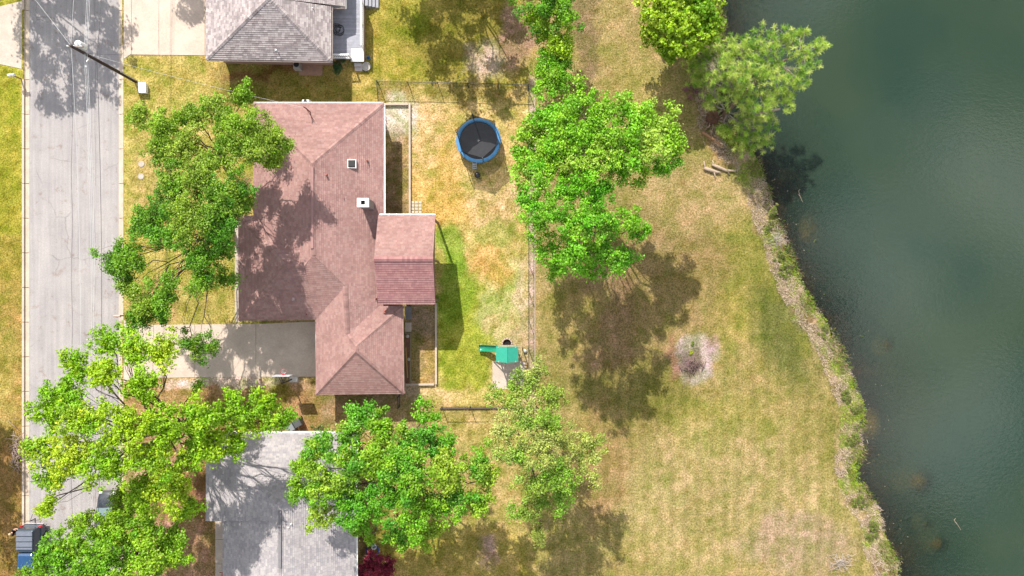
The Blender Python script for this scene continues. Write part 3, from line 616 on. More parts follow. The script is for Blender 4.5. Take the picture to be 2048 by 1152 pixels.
# grey house to the south
sh_ = thing('grey_house', 'grey shingle roofed house under tree shade at the bottom of the picture', 'house', P(570,1080))
t1_=P(413,866,2.7); t2_=P(712,866,2.7); ta=P(558,1010,4.9); tb=P(558,1400,4.9)
tf = [[t1_,t2_,ta],[t1_,ta,P(558,1042,4.9),P(412,1042,2.7)],[P(446,1042,2.9),P(558,1042,4.9),tb,P(446,1400,2.9)],[t2_,ta,tb,P(712,1400,2.7)]]
sroof = make_roof(sh_, tf, GREY2, [(t1_,ta),(t2_,ta),(ta,tb)])
sout = [t1_,t2_,P(712,1400,2.7),P(446,1400,2.7),P(446,1042,2.7),P(412,1042,2.7)]
walls(sh_, sout, 2.5); gutter(sh_, [(t1_,t2_),(t2_,P(712,1390,2.7)),(t1_,P(412,1042,2.7)),(P(412,1042,2.7),P(446,1042,2.75)),(P(446,1044,2.86),P(446,1390,2.86))], sout)
sv = MB(); q0=P(559,1022,5.02); q9=P(559,1137,5.02); sv.box((q0.x-.15,q9.y,4.9),(q0.x+.15,q0.y,5.0), taper=.04); sv.build('ridge_vent', mat('ridge_grey', A(160,155,158), .9), sroof)
for (x,y) in ((577,1055),(582,1048)):
    b = MB(); q = P(x,y,4.7); b.tube([(q.x,q.y,4.2),(q.x,q.y,4.75)], .05, 8); b.build('vent_pipe', WHITE, sroof)
window(sh_, (t2_.x-.5, P(0,960,1.4).y, 1.4), 1.4, 1.1, 1, 1); window(sh_, (P(520,0,1.4).x, t1_.y-.5, 1.4), 1.4, 1.1, 0, 1)
# ------------------------------------------------------------------ trees
def rdir(n):
    v = RNG.normal(size=(n,3)); return v/np.linalg.norm(v, axis=1, keepdims=True)
def leaf_arrays(pos, nrm, L, wid, rng=RNG):
    n = len(pos); r = rdir(n); t = np.cross(nrm, r); t /= np.linalg.norm(t,axis=1,keepdims=True)+1e-9; s = np.cross(nrm, t)
    L = L[:,None]; k = nrm*L*.12
    v = np.stack([pos-t*L*.5, pos+s*L*wid*.5+k, pos+t*L*.5-k*.5, pos-s*L*wid*.5+k], 1).reshape(-1,3)
    return v
def limb(b, p, q, r0, r1, seg=5, wig=.12, n=7, sag=0):
    p, q = Vector(p), Vector(q); d = q-p; L = d.length; pts = [p]; 
    for i in range(1, seg):
        t = i/seg; w = L*wig*math.sin(math.pi*t)*.6
        pts.append(p+d*t+Vector((random.uniform(-1,1)*w, random.uniform(-1,1)*w, random.uniform(-.4,.8)*w+L*.12*math.sin(math.pi*t))))
    pts.append(q); b.tube(pts, [r0+(r1-r0)*i/seg for i in range(seg+1)], n); return pts
def tree(name, label, cat, base, lobes, cols, leafL=.2, lai=2.3, cover=1.25, trunk=.28, group='broadleaf trees round the houses', squash=.5, bark=BARK, lm=LEAF, crc=(.26,.56), wid=.62, rough=.45, twigs=True, zs=1.22):
    lobes = [(x,y,r*1.04,z*zs) for x,y,r,z in lobes]
    B = P(*base); root = thing(name, label, cat, B, group)
    cen = [(P(x,y,z), M(r,z)) for x,y,r,z in lobes]
    zmin = min(c.z for c,_ in cen); m = sum((c for c,_ in cen), Vector())/len(cen)
    fork = Vector((B.x+(m.x-B.x)*.25, B.y+(m.y-B.y)*.25, max(.7, zmin*.38)))
    tb = MB(); tp = [Vector((B.x,B.y,-.15)), Vector((B.x,B.y,.3)), B.lerp(fork,.5)+Vector((random.uniform(-.1,.1),random.uniform(-.1,.1),0)), fork, fork.lerp(m,.35)]
    tb.tube(tp, [trunk*1.5,trunk*1.08,trunk*.95,trunk*.85,trunk*.5], 12); tb.build('trunk', bark, root, smooth=True)
    CP, CR, CC = [], [], []
    for (c, r) in cen:
        lb = MB(); start = fork.lerp(fork.lerp(m,.35), random.random()); end = c-Vector((0,0,r*squash*.35))
        pts = limb(lb, start, end, trunk*random.uniform(.2,.32), .03, 6)
        nc = max(4, int(1.75*cover*r*r/(.5*(crc[0]+crc[1]))**2)); ph = random.uniform(0,6.3); lc = random.choice(cols)
        dd = rdir(nc); dd[:,2] = np.where(RNG.random(nc) < .72, np.abs(dd[:,2]), dd[:,2])
        rad = r*(RNG.random(nc)**.45); an = np.arctan2(dd[:,1],dd[:,0]); rad = rad*(1+rough*np.sin(an*3+ph)*.5+rough*.7*RNG.uniform(-1,1,nc))
        cp = np.array(c)+dd*rad[:,None]*np.array([1,1,squash]); cr = RNG.uniform(*crc, nc)
        CP.append(cp); CR.append(cr)
        c2 = random.choice(cols); f = RNG.random(nc)[:,None]
        cc = (np.array(lc)*f+np.array(c2)*(1-f))*RNG.uniform(.8,1.2,nc)[:,None]; CC.append(cc)
        if twigs:
            for k in range(nc):
                if RNG.random() < .3: limb(lb, random.choice(pts[2:]), cp[k]-np.array([0,0,.1]), .022, .008, 3, .2, 4)
        lb.build('limb', bark, root, smooth=True)
    CP = np.concatenate(CP); CR = np.concatenate(CR); CC = np.concatenate(CC)
    cnt = np.maximum(8, (lai*math.pi*CR**2/(.5*wid*leafL**2)).astype(int)); idx = np.repeat(np.arange(len(CP)), cnt); n = len(idx)
    g3 = RNG.normal(size=(n,3))*.46; d = g3/(np.linalg.norm(g3,axis=1,keepdims=True)+1e-6); u = np.linalg.norm(g3,axis=1)
    pos = CP[idx]+g3*CR[idx][:,None]*np.array([1,1,.6])
    pos[:,2] -= .12*CR[idx]*np.minimum(u,1.5)**2
    nr = d*.45+RNG.normal(size=(n,3))*.6+np.array([0,0,.6]); nr /= np.linalg.norm(nr,axis=1,keepdims=True)
    L = leafL*RNG.uniform(.7,1.3,n); v = leaf_arrays(pos, nr, L, wid); col = CC[idx]*RNG.uniform(.7,1.3,n)[:,None]*(1+RNG.normal(size=(n,1))*np.array([[.10,.02,.1]]))
    col = np.clip(col, .004, .8)
    big_mesh('crown', v, np.arange(4*n).reshape(-1,4), np.repeat(col,4,0), lm, root); return root
C = lambda r,g,b: tuple(A(r*1.04+2, min(250,g*1.01), b+10, 1.2))
tree('oak_tree', 'leafy green tree between the utility pole and the red roof house corner', 'tree', (455,335), [(285,235,24,6.6),(340,250,38,7.6),(325,300,34,7.2),(375,295,40,7.6),(395,230,30,7.2),(440,225,32,7.2),(490,190,28,6.6),(470,255,38,8),(520,270,38,7.8),(550,290,34,7.2),(450,310,40,8),(545,325,24,6.3),(500,300,34,7.8)], [C(150,198,44),C(122,182,34),C(168,204,64)], leafL=.16, lai=1.6, cover=1.6, trunk=.26)
tree('oak_tree', 'tall green tree with a long bare leaning limb over the front lawn', 'tree', (462,452), [(350,375,40,8),(400,360,45,8.6),(445,385,46,8.6),(330,415,32,7.6),(300,450,40,7.2),(262,520,36,6.8),(225,522,28,6.4),(252,568,24,6.2),(385,435,46,8.6),(470,415,30,7.4),(350,470,36,7.6),(400,515,38,7.6),(440,500,26,6.8),(405,565,30,7.2),(330,585,36,6.8),(290,605,32,6.4),(275,640,28,6),(320,630,22,6),(450,560,18,6.2),(490,400,20,6.2),(385,690,26,5.6),(420,700,22,5.4),(425,425,40,9),(452,458,32,8.6),(432,472,28,8),(470,385,30,8)], [C(130,190,40),C(98,170,32),C(156,198,56)], leafL=.16, lai=1.6, cover=1.65, trunk=.2)
tree('maple_tree', 'big bright lime green tree spreading over the road and driveway', 'tree', (392,842), [(215,685,32,8.6),(150,730,32,9),(265,700,36,9),(325,700,36,9),(210,755,34,9.6),(285,775,38,9.4),(130,790,40,9.4),(95,830,38,9.4),(170,840,46,10),(255,855,46,10.4),(80,900,32,9.4),(140,910,46,9.6),(220,930,48,10),(325,850,40,10),(400,825,36,9.6),(460,820,36,9),(530,815,36,8.6),(570,838,22,8),(490,850,30,8.6),(430,880,36,8.6),(395,895,42,9),(320,920,48,9.6),(475,890,28,8),(345,980,42,8.6),(290,985,40,8.2),(375,1015,26,7.6),(100,1010,22,8),(85,1022,15,7.6),(398,772,13,7),(105,950,30,8.8)], [C(180,226,36),C(162,218,34),C(200,234,52),C(140,206,34)], leafL=.19, lai=1.5, cover=1.75, trunk=.34)
tree('maple_tree', 'green tree covering the parked dark car at bottom left', 'tree', (335,1100), [(250,1010,36,6.6),(230,1060,42,7.4),(150,1080,44,8),(110,1110,38,8),(200,1110,46,8.4),(280,1060,38,7.4),(335,1070,34,7),(350,1112,28,7),(300,1130,42,8),(80,1142,30,7.6),(150,1148,42,8),(240,1152,46,8),(165,1042,18,6.2),(180,1200,60,8),(290,1200,50,8)], [C(150,210,40),C(124,194,34),C(172,220,50)], leafL=.19, lai=1.8, cover=1.35, trunk=.28)
tree('oak_tree', 'wide green tree hanging over the east side of the southern grey roof', 'tree', (815,925), [(720,828,28,7.6),(700,870,38,8),(760,855,36,8),(640,900,42,8),(610,930,32,7.6),(600,990,26,7),(650,970,46,8.4),(700,930,48,9),(760,920,46,9),(820,880,44,8.6),(850,830,26,7.6),(880,885,38,8),(820,950,50,9.6),(890,945,46,8.6),(950,930,38,7.6),(972,960,28,7),(700,1010,42,8),(760,1000,46,8.6),(830,1020,46,8.6),(900,1010,46,8),(955,1010,34,7.6),(640,1028,30,7),(720,1050,28,7),(800,1068,34,7),(860,1068,32,7),(742,1078,12,5)], [C(156,212,44),C(124,200,36),C(178,220,60),C(100,186,44)], leafL=.19, lai=2.0, cover=1.1, trunk=.34)
tree('pear_tree', 'olive green small leaved tree beside the play set at the garden corner', 'tree', (1088,868), [(1075,748,32,6.6),(1040,772,34,6.6),(1000,802,32,6.6),(1100,792,34,7),(1050,830,40,7.6),(1010,862,36,7.4),(1100,850,38,7.6),(1080,900,46,8),(1030,912,40,7.6),(1140,880,34,7),(1188,890,28,6.6),(1172,932,34,6.6),(1110,950,44,7.6),(1060,972,36,7),(1130,990,28,6.2),(1080,1002,32,6.2),(1042,1030,30,5.8),(1078,1070,24,5.2)], [C(182,206,84),C(158,194,64),C(196,214,108),C(148,208,58)], leafL=.15, lai=1.15, cover=1.05, trunk=.28)
tree('maple_tree', 'large bright green tree right of the trampoline by the fence', 'tree', (1160,330), [(1160,200,36,7.6),(1100,230,40,8.6),(1060,262,36,8),(1052,300,32,7.6),(1130,270,50,9.4),(1190,262,50,9.4),(1240,212,34,7.6),(1272,240,40,8),(1312,242,38,7.8),(1340,282,34,7.6),(1290,292,46,8.6),(1240,300,46,9),(1180,310,50,9.4),(1110,320,46,9),(1062,345,34,7.6),(1330,322,28,7),(1292,335,28,6.8),(1230,338,34,7.6)], [C(160,222,46),C(132,212,36),C(184,228,78)], leafL=.19, lai=1.7, cover=1.2, trunk=.34, zs=1.3)
tree('maple_tree', 'dense green tree at the middle of the fence south of the larger one', 'tree', (1168,455), [(1090,380,46,8.4),(1150,372,46,8.4),(1052,400,28,7),(1200,390,38,8),(1100,440,46,9),(1160,450,50,9.4),(1220,440,44,8.6),(1260,440,34,7.6),(1280,462,26,6.8),(1100,500,38,8),(1150,518,42,8),(1210,500,42,8),(1250,518,28,6.8),(1110,536,24,6.6),(1190,538,28,7)], [C(138,214,34),C(108,198,28),C(160,220,52)], leafL=.18, lai=1.5, cover=1.0, trunk=.3, zs=1.45)
tree('hedge_tree', 'bright green tree at the top of the fence line touching the picture edge', 'tree', (1088,40), [(1095,0,48,6),(1125,35,34,5.6),(1068,36,24,4.6),(1122,80,32,5),(1088,70,24,4.6),(1095,-60,50,6)], [C(172,220,40),C(140,208,36),C(100,170,44)], leafL=.18, lai=1.8, trunk=.16)
tree('hedge_tree', 'smaller bushy green tree on the fence line above the big one', 'tree', (1100,165), [(1105,128,32,4.6),(1090,160,30,5),(1122,168,26,4.8),(1125,105,22,4)], [C(160,220,44),C(132,205,36)], leafL=.18, trunk=.12)
tree('round_tree', 'dense rounded lime green tree on the bank at the top of the picture', 'tree', (1360,50), [(1330,22,50,5),(1388,22,48,5),(1360,66,50,5.2),(1312,60,32,4.2),(1408,62,34,4.2),(1346,100,28,3.6),(1360,-40,56,5),(1420,10,24,4.4)], [C(168,214,38),C(140,200,32),C(190,222,60)], leafL=.24, lai=2.6, cover=1.6, trunk=.2, squash=.7, crc=(.24,.42), rough=.15, wid=.75, zs=1.05)
tree('japanese_maple', 'small dark red leaved tree beside the southern grey house', 'tree', (762,1128), [(752,1120,18,2.2),(735,1136,20,2.2),(770,1138,20,2.3),(752,1150,26,2.4),(780,1126,10,1.8)], [C(160,50,62),C(130,32,48),C(180,75,85)], leafL=.13, trunk=.07, crc=(.16,.3), group='small garden trees', zs=1)
# trees whose shade falls into the picture from just outside it
def shade(gx, gy, r, z):                               # crown lobe whose shadow falls on that ground pixel
    k = (CAMH-z)/CAMH; return ((gx-8.5*z-1024)/k*1.0*k/k+1024 if False else (gx-8.5*z-1024)/k+1024, (gy-24.2*z-576)/k+576, r/k, z)
for bx, by, tg, lb in ((-40,-150,[(80,30,46),(150,110,50),(215,50,44),(100,175,42),(195,170,40),(150,10,50),(75,110,44),(225,110,36),(150,200,24),(60,-40,60),(160,-70,60)],'green street tree just beyond the top left edge shading the road'),
                       (330,-150,[(385,20,34),(400,-30,40)],'green tree beyond the top edge shading the northern driveway'),
                       (830,-150,[(850,50,44),(900,10,50),(925,85,40),(880,125,34),(1000,20,44),(850,-40,50),(960,-40,50),(1030,60,30)],'green tree beyond the top edge shading the northern back lawn'),
                       (930,-110,[(935,185,36),(1000,190,40),(1040,150,30),(1010,130,24)],'smaller green tree beyond the top edge shading the trampoline lawn'),
                       (-90,760,[(10,890,34),(24,960,34),(5,1030,40),(24,1110,36),(-30,960,50)],'green tree beyond the left edge shading the verge')):
    tree('oak_tree', lb, 'tree', (bx,by), [shade(x,y,r,random.uniform(8,9.2)) for x,y,r in tg], [C(140,200,44),C(110,185,36)], leafL=.28, lai=1.8, cover=.8, trunk=.3, group='trees just outside the picture', zs=1, crc=(.4,.8))
# leaning pine
def pine():
    lobes = [(1390,115,30,3),(1420,112,36,3.6),(1470,104,40,6.6),(1520,92,42,7),(1568,78,34,7),(1602,66,18,6.8),(1612,112,34,6.8),(1645,90,18,6.8),(1400,150,34,2.8),(1450,150,42,4.2),(1500,142,42,6.8),(1550,150,38,6.8),(1592,162,34,6.2),(1570,200,26,5.6),(1480,190,40,4),(1530,200,38,5.8),(1420,198,24,2),(1500,240,40,2.8),(1540,240,26,3),(1492,280,36,1.8),(1528,280,24,1.8),(1448,262,16,1.4)]
    B = P(1448,236,-.1); root = thing('pine_tree', 'feathery pale green pine leaning out over the pond from the bank', 'tree', (B.x,B.y,-.3))
    tb = MB(); mid = [Vector((B.x,B.y,-.4)), P(1452,225,1.2), P(1475,200,3.4), P(1510,165,5.2), P(1560,125,6.2), P(1600,105,6.6)]
    tb.tube(mid, [.3,.24,.2,.16,.1,.04], 10); tb.build('trunk', BARKP, root, smooth=True)
    V, CL, n0 = [], [], 0
    cols = np.array([A(178,202,92),A(150,184,70),A(200,214,116),A(118,160,58)])*1.9
    for x,y,r,z in lobes:
        c = P(x,y,z); rr = M(r,z); lb = MB(); st = min(mid, key=lambda q: (q-c).length+max(0,q.z-c.z)); pts = limb(lb, st, c-Vector((0,0,.3)), .07, .03, 5, .15, 6)
        nt = int(23*rr*rr)+7
        d = rdir(nt); tp = np.array(c)+d*(rr*RNG.random(nt)**.5)[:,None]*np.array([1,1,.45])*RNG.uniform(.8,1.2,nt)[:,None]
        for k in range(nt):
            if k % 3 == 0: limb(lb, random.choice(pts[1:]), tp[k], .025, .008, 3, .15, 4)
        lb.build('limb', mat('pine_twig', A(190,175,160), .9, var=.2), root, smooth=True)
        nn = 40; idx = np.repeat(np.arange(nt), nn); dn = rdir(len(idx)); dn[:,2] = dn[:,2]*.7+.25; dn /= np.linalg.norm(dn,axis=1,keepdims=True)
        L = RNG.uniform(.2,.38,len(idx))[:,None]; p0 = tp[idx]; p1 = p0+dn*L; s_ = np.cross(dn, rdir(len(idx))); s_ /= np.linalg.norm(s_,axis=1,keepdims=True); w = .013
        v = np.stack([p0-s_*w, p0+s_*w, p1+s_*w*.6, p1-s_*w*.6],1).reshape(-1,3); V.append(v)
        cc = cols[RNG.integers(0,4,nt)][idx]*RNG.uniform(.75,1.25,len(idx))[:,None]; CL.append(np.repeat(cc,4,0))
    V = np.concatenate(V); CL = np.concatenate(CL); big_mesh('crown', V, np.arange(len(V)).reshape(-1,4), CL, NEEDLE, root)
pine()
# ------------------------------------------------------------------ lawn blades, bank grass
def inside_any(px, py, rects):
    m = np.zeros(len(px), bool)
    for x0,y0,x1,y1 in rects: m |= (px>x0)&(px<x1)&(py>y0)&(py<y1)
    return m
NOGRASS = [(42,-900,250,2000),(250,-300,425,111),(425,-300,700,112),(250,646,650,757),(700,-100,740,112),(510,225,760,640),(490,430,640,632),(640,612,800,775),(425,885,705,1300),(-300,10,46,140),(983,720,1052,780),(768,440,865,606),(430,1030,455,1300),(469,430,482,640),(597,127,646,152)]
def blades(name, n, region, hgt, colf, mask, width=.03, seed=3, kind='stuff', lean=.7, dens=None):
    g = np.random.default_rng(seed); px = g.uniform(region[0],region[2],n); py = g.uniform(region[1],region[3],n)
    k = CAMH/FPX; x = (px-1024)*k; y = (576-py)*k; d = shore_d(x,y); ok = mask(px,py,d,x,y); x,y,px,py,d = x[ok],y[ok],px[ok],py[ok],d[ok]; n = len(x)
    z = ground_z(x,y)-.005; c = colf(px,py,x,y,d,g); h = g.uniform(*hgt,n); a = g.uniform(0,6.283,n); ln = g.uniform(.3,1,n)*lean
    dx = np.cos(a); dy = np.sin(a); w = width*g.uniform(.6,1.4,n)
    p0 = np.stack([x-dy*w, y+dx*w, z],1); p1 = np.stack([x+dy*w, y-dx*w, z],1); p2 = np.stack([x+dx*h*ln, y+dy*h*ln, z+h*np.sqrt(1-np.minimum(.9,ln*ln))],1)
    v = np.stack([p0,p1,p2],1).reshape(-1,3); o = big_mesh(name, v, np.arange(3*n).reshape(-1,3), np.repeat(np.clip(c,.004,.8),3,0), BLADE); return tag(o, kind=kind), n
def lawn_col(px,py,x,y,d,g):
    c = tint(px,py,x,y,d); n = len(px); f = g.random(n)[:,None]; green = np.array([.8,1.05,.6]); straw = np.array([1.35,1.25,1.25]); m = vnoise(x,y,.9,61)[:,None]
    return c*np.where(f < .35+.5*(m-.5), green, straw)*g.uniform(.7,1.2,n)[:,None]
o, n_ = blades('lawn_grass', 330000, (-20,-20,1820,1175), (.03,.075), lawn_col, lambda px,py,d,x,y: (d > .6) & ~inside_any(px,py,NOGRASS), .028, 3)
o['label'] = 'short mixed green and straw lawn grass'; o['category'] = 'grass'
def bank_col(px,py,x,y,d,g):
    n = len(px); m = vnoise(x,y,.45,33)+ .25*(vnoise(x,y,2,36)-.5); a = np.array([A(236,216,192),A(220,196,166),A(232,206,190)])[g.integers(0,3,n)]; b = np.array([A(170,200,56),A(140,180,48),A(196,214,80)])[g.integers(0,3,n)]
    w = np.clip((m-.50)*7+(1.1-d)*.6,0,1)[:,None]; return (a*(1-w)+b*w)*1.25*g.uniform(.7,1.2,n)[:,None]
o, n_ = blades('bank_grass', 300000, (1330,-20,1840,1175), (.08,.26), bank_col, lambda px,py,d,x,y: (d > -.15) & (d < 2.3+1.2*(vnoise(x,y,.7,37)-.5)) & (vnoise(x,y,1.1,38) > .33), .024, 5, lean=.95)
blades('water_edge_weeds', 150000, (1400,-20,1840,1175), (.2,.5), lambda px,py,x,y,d,g: np.array([A(140,170,56),A(112,146,48),A(166,180,80),A(170,140,100),A(196,172,130)])[g.integers(0,5,len(px))]*1.1*g.uniform(.7,1.2,len(px))[:,None], lambda px,py,d,x,y: (d > -.35) & (d < .9) & (vnoise(x,y,.55,42) > .5), .026, 6, lean=.9)[0]
o['label'] = 'rough dead and green grass along the pond bank'; o['category'] = 'grass'
# bushes on the bank
def bush(name, label, px, py, r, h, cols, n=1400, L=.16, cat='bush', group='weedy bushes on the pond bank', z=-.2):
    c = P(px,py,z); root = thing(name, label, cat, c, group)
    st = MB()
    for k in range(7):
        a = random.uniform(0,6.3); st.tube([(c.x,c.y,z-.1),(c.x+math.cos(a)*r*.4,c.y+math.sin(a)*r*.4,z+h*.55),(c.x+math.cos(a)*r*.7,c.y+math.sin(a)*r*.7,z+h*.85)], [.02,.014,.006], 5)
    st.build('stem', BARK, root)
    d = rdir(n); d[:,2] = np.abs(d[:,2]); u = RNG.random(n)**.5; sub = RNG.normal(size=(9,3))*np.array([.42*r,.75*r,0])@np.array([[.86,-.5,0],[.5,.86,0],[0,0,1]]); sz = RNG.uniform(.3,.7,9)*r; k9 = RNG.integers(0,9,n)
    pos = np.array(c)+sub[k9]+d*(u*sz[k9])[:,None]*np.array([1,1,h/r*.9])
    nr = d*.6+RNG.normal(size=(n,3))*.4+np.array([0,0,.6]); nr /= np.linalg.norm(nr,axis=1,keepdims=True)
    cc = np.array(cols)[RNG.integers(0,len(cols),n)]*RNG.uniform(.75,1.25,n)[:,None]
    big_mesh('foliage', leaf_arrays(pos,nr,L*RNG.uniform(.7,1.3,n),.5), np.arange(4*n).reshape(-1,4), np.repeat(np.clip(cc,.004,.8),4,0), LEAF, root); return root
GB = [C(132,160,50),C(106,142,44),C(156,172,70),C(150,140,90)]
for i,(x,y,r,lb) in enumerate(((1548,425,.5,'low green bush at the waterline below the logs'),(1560,510,.55,'green bush beside the pale stump on the bank'),(1575,535,.7,'wide pale green bush on the narrow part of the bank'),(1648,660,.6,'yellow green bush at the water edge left of the stones in the pond'),(1692,795,.6,'upper of two bright green bushes jutting into the pond'),(1716,815,.65,'lower of two bright green bushes jutting into the pond'),(1704,882,.6,'dark green bush on the bank just above the pale grass point'),(1718,1000,.6,'green bush on the bank above the bottom bend'),(1745,1060,.8,'broad green bush at the bottom bend of the bank'),(1535,455,.4,'small green bush on the bank at the pale dead shrub'),(1665,1140,.9,'bright green bush with pale twigs at the bottom edge'))):
    bush('bank_bush', lb, x, y, r*.8, .4, GB, int(900*r/.6), L=.12)
bush('low_shrub', 'dark green shrub against the deck foot of the northern house', 680, 128, .6, .5, [C(90,130,60),C(60,100,44)], 900, .14, 'shrub', 'shrubs beside the houses', 0)
bush('low_shrub', 'trailing green shrub strip beside the southern house gutter', 640, 856, .5, .3, [C(120,140,60),C(150,160,80)], 600, .13, 'shrub', 'shrubs beside the houses', 0)
bush('low_shrub', 'purple brown shrub under the pine on the bank', 1386, 178, .7, .7, [C(170,120,120),C(150,100,100)], 700, .12, 'shrub', 'shrubs under the pine', -.02)
bush('low_shrub', 'small green weed on the upper part of the ash patch', 1384, 690, .15, .2, [C(120,150,40)], 200, .12, 'weed', 'weeds on the ash patch', 0)
bush('low_shrub', 'bright lime weed in the middle of the ash patch', 1381, 707, .18, .2, [C(180,200,40)], 240, .12, 'weed', 'weeds on the ash patch', 0)
# ------------------------------------------------------------------ wooden deck of the northern house
dk = thing('wooden_deck', 'blue grey wooden deck with white railing beside the northern grey house', 'deck', P(700,60))
DZ = .75; dx0, dx1 = P(664,0,DZ).x+.02, P(728,0,DZ).x; dyt, dyb = P(0,-40,DZ).y, P(0,118,DZ).y
DECKM = mat('deck_paint', attr=True, rough=.7, var=.18, nscale=2.5, fine=.12)
y = dyb; k = 0
while y < dyt:
    f = random.uniform(.9,1.08); b = MB(); b.box((dx0-.3,y,DZ-.035),(dx1,y+.135,DZ+random.uniform(0,.004)), col=tuple(v*f for v in A(196,196,208))); b.build('board', DECKM, dk); y += .143
for x in (dx0+.1, dx1-.1): 
    b = MB(); b.box((x-.06,dyb,.0),(x+.06,dyt,DZ-.04)); b.build('joist', WOOD, dk)
def rail(x0, y0, x1, y1):
    rl_ = MB(); rl_.beam((x0,y0,DZ+.95),(x1,y1,DZ+.95),.13,.05); r = rl_.build('railing', WHITE, dk); rl_ = MB(); rl_.beam((x0,y0,DZ+.12),(x1,y1,DZ+.12),.06,.05); rl_.build('bottom_rail', WHITE, dk)
    L = math.hypot(x1-x0,y1-y0); n = max(2,int(L/.16)); b = MB()
    for i in range(n):
        t = (i+.5)/n; x = x0+(x1-x0)*t; y = y0+(y1-y0)*t; b.box((x-.02,y-.02,DZ+.13),(x+.02,y+.02,DZ+.93))
    b.build('balusters', WHITE, r)['kind'] = 'stuff'
    for i in range(max(1,int(L/1.8))+1):
        t = i/max(1,int(L/1.8)); b = MB(); b.box((x0+(x1-x0)*t-.05,y0+(y1-y0)*t-.05,DZ),(x0+(x1-x0)*t+.05,y0+(y1-y0)*t+.05,DZ+1.0)); b.build('post', WHITE, dk)
rail(dx1-.05, dyb+.9, dx1-.05, P(0,10,DZ).y); rail(dx0+.15, dyb+.06, P(702,0,DZ).x, dyb+.06)
bx0, bx1 = P(702,0,DZ).x, P(728,0,DZ).x
for i,(ya,yb,z) in enumerate(((P(0,97,DZ).y, dyb-.25, DZ+.06),)):
    b = MB(); b.box((bx0,yb,z-.06),(bx1,ya,z)); b.build('landing', mat('landing_white', A(240,238,236), .6), dk)
for i,z in enumerate((.5,.25)):
    yt = dyb-.25-i*.3; b = MB(); b.box((P(711,0).x,yt-.3,0),(P(725.5,0).x,yt-.004,z)); b.build('step', mat('step_white', A(232,224,222), .7), dk)
st2 = MB()
for i in range(4): st2.box((dx1+.04+i*.28,P(0,12,.5).y,0),(dx1+.3+i*.28,P(0,-60,.5).y,.6-i*.14))
st2.build('side_steps', mat('deck_grey', A(190,190,198), .7), dk)
hz = MB(); hc = P(674,58,DZ+.03); pts = []
for i in range(120):
    a = i*.42; r = .28+.10*math.sin(i*.21)+.12*(i>60); pts.append((hc.x+r*math.cos(a)+(.22 if i>70 else 0), hc.y+r*math.sin(a)-(.25*(i-70)/50 if i>70 else 0), DZ+.025+.02*(i%14)/14+.0006*i))
hz.tube(pts, .018, 6); tag(hz.build('garden_hose', BLACK, None, True), 'black garden hose coiled on the northern wooden deck', 'hose')
bk = thing('bucket', 'small blue bucket beside the deck steps', 'bucket', P(737,115.5))
b = MB(); p = P(737,115,.3); b.lathe((p.x,p.y,0), [(.12,0),(.15,.32),(.165,.32),(.165,.34),(.14,.34),(.11,.03),(0,.03)], 16); b.build('tub', mat('blue_plastic', A(90,150,210), .4), bk)
b = MB(); b.tube([(p.x+.155*math.cos(t),p.y+.155*math.sin(t)*.2,.33+.1*math.sin(t)) for t in [math.pi*i/8 for i in range(9)]], .008, 5); b.build('handle', GALV, bk)
tag(MB().lathe(P(733,134,0), [(.30,0),(.36,.16),(.40,.18),(.34,.2),(.28,.1),(0,.1)], 18).build('planter', mat('planter_white', A(240,232,222), .8), None), 'round white planter at the foot of the deck steps', 'planter')
ac = thing('air_conditioner', 'small grey air conditioner against the northern house wall', 'air conditioner', P(598,134))
p = P(598,133,0); b = MB(); b.box((p.x-.3,p.y-.42,.04),(p.x+.3,p.y+.3,.75), taper=.02); b.build('casing', mat('ac_grey', A(205,200,196), .5), ac)
b = MB(); b.lathe((p.x,p.y-.06,.752), [(.24,0),(.24,.02),(.05,.03),(0,.03)], 18); b.build('grille', BLACK, ac)
# ------------------------------------------------------------------ garden edging, pavers, bed
def edging(label, segs, h=.26, w=.16):
    t = thing('garden_edging', label, 'edging', P(*segs[0][:2]), 'white timber edging beside the red roof house')
    for x0,y0,x1,y1 in segs:
        p, q = P(x0,y0,h), P(x1,y1,h); L = (q-p).length; n = max(1,int(L/2.4)); 
        for i in range(n):
            a = p.lerp(q,i/n); e = p.lerp(q,(i+1)/n); d = (e-a).normalized()*.008; b = MB()
            b.beam((a.x+d.x,a.y+d.y,h/2-.03),(e.x-d.x,e.y-d.y,h/2-.03), w, h+.06); b.build('timber', WOODW, t)
edging('long white timber edging along the east wall north of the patio roof', [(757,208,816.5,208),(819,206,819.5,434)])
edging('white timber edging round the small bed south of the patio roof', [(871.5,606,872,769),(868,769,812,769.5)])
k = 0
for i in range(3):
    for j in range(4):
        p = P(825.5+i*7.4, 404.5+j*6.4, .06); b = MB(); b.box((p.x-.14+random.uniform(-.01,.01),p.y-.125,-.02),(p.x+.14,p.y+.125+random.uniform(-.01,.01),.06+random.uniform(-.01,.01)), rz=random.uniform(-.05,.05), taper=.012)
        tag(b.build('paver', mat('paver_cream', A(240,226,200), .9, var=.12, nscale=6), None), ('west','middle','east')[i]+' column cream paver, '+('first','second','third','fourth')[j]+' from the north, beside the patio roof', 'paver', 'pavers beside the patio roof')
bd = thing('raised_bed', 'narrow timber edged soil bed against the southeast wall of the house', 'garden bed', P(817,720))
b = MB(); p, q = P(810.5,668,.1), P(820,767,.1); b.box((p.x,q.y,-.02),(q.x,p.y,.10)); b.build('soil', mat('bed_soil', A(150,112,90), .95, var=.3, nscale=6), bd)
for (x0,y0,x1,y1) in ((821.5,666,820.5,768),(810,666.5,820.4,666.5)):
    b = MB(); a, e = P(x0,y0,.2), P(x1,y1,.2); b.beam((a.x,a.y,.09),(e.x,e.y,.09),.12,.22); b.build('timber', mat('timber_olive', A(170,155,120), .9, var=.2), bd)
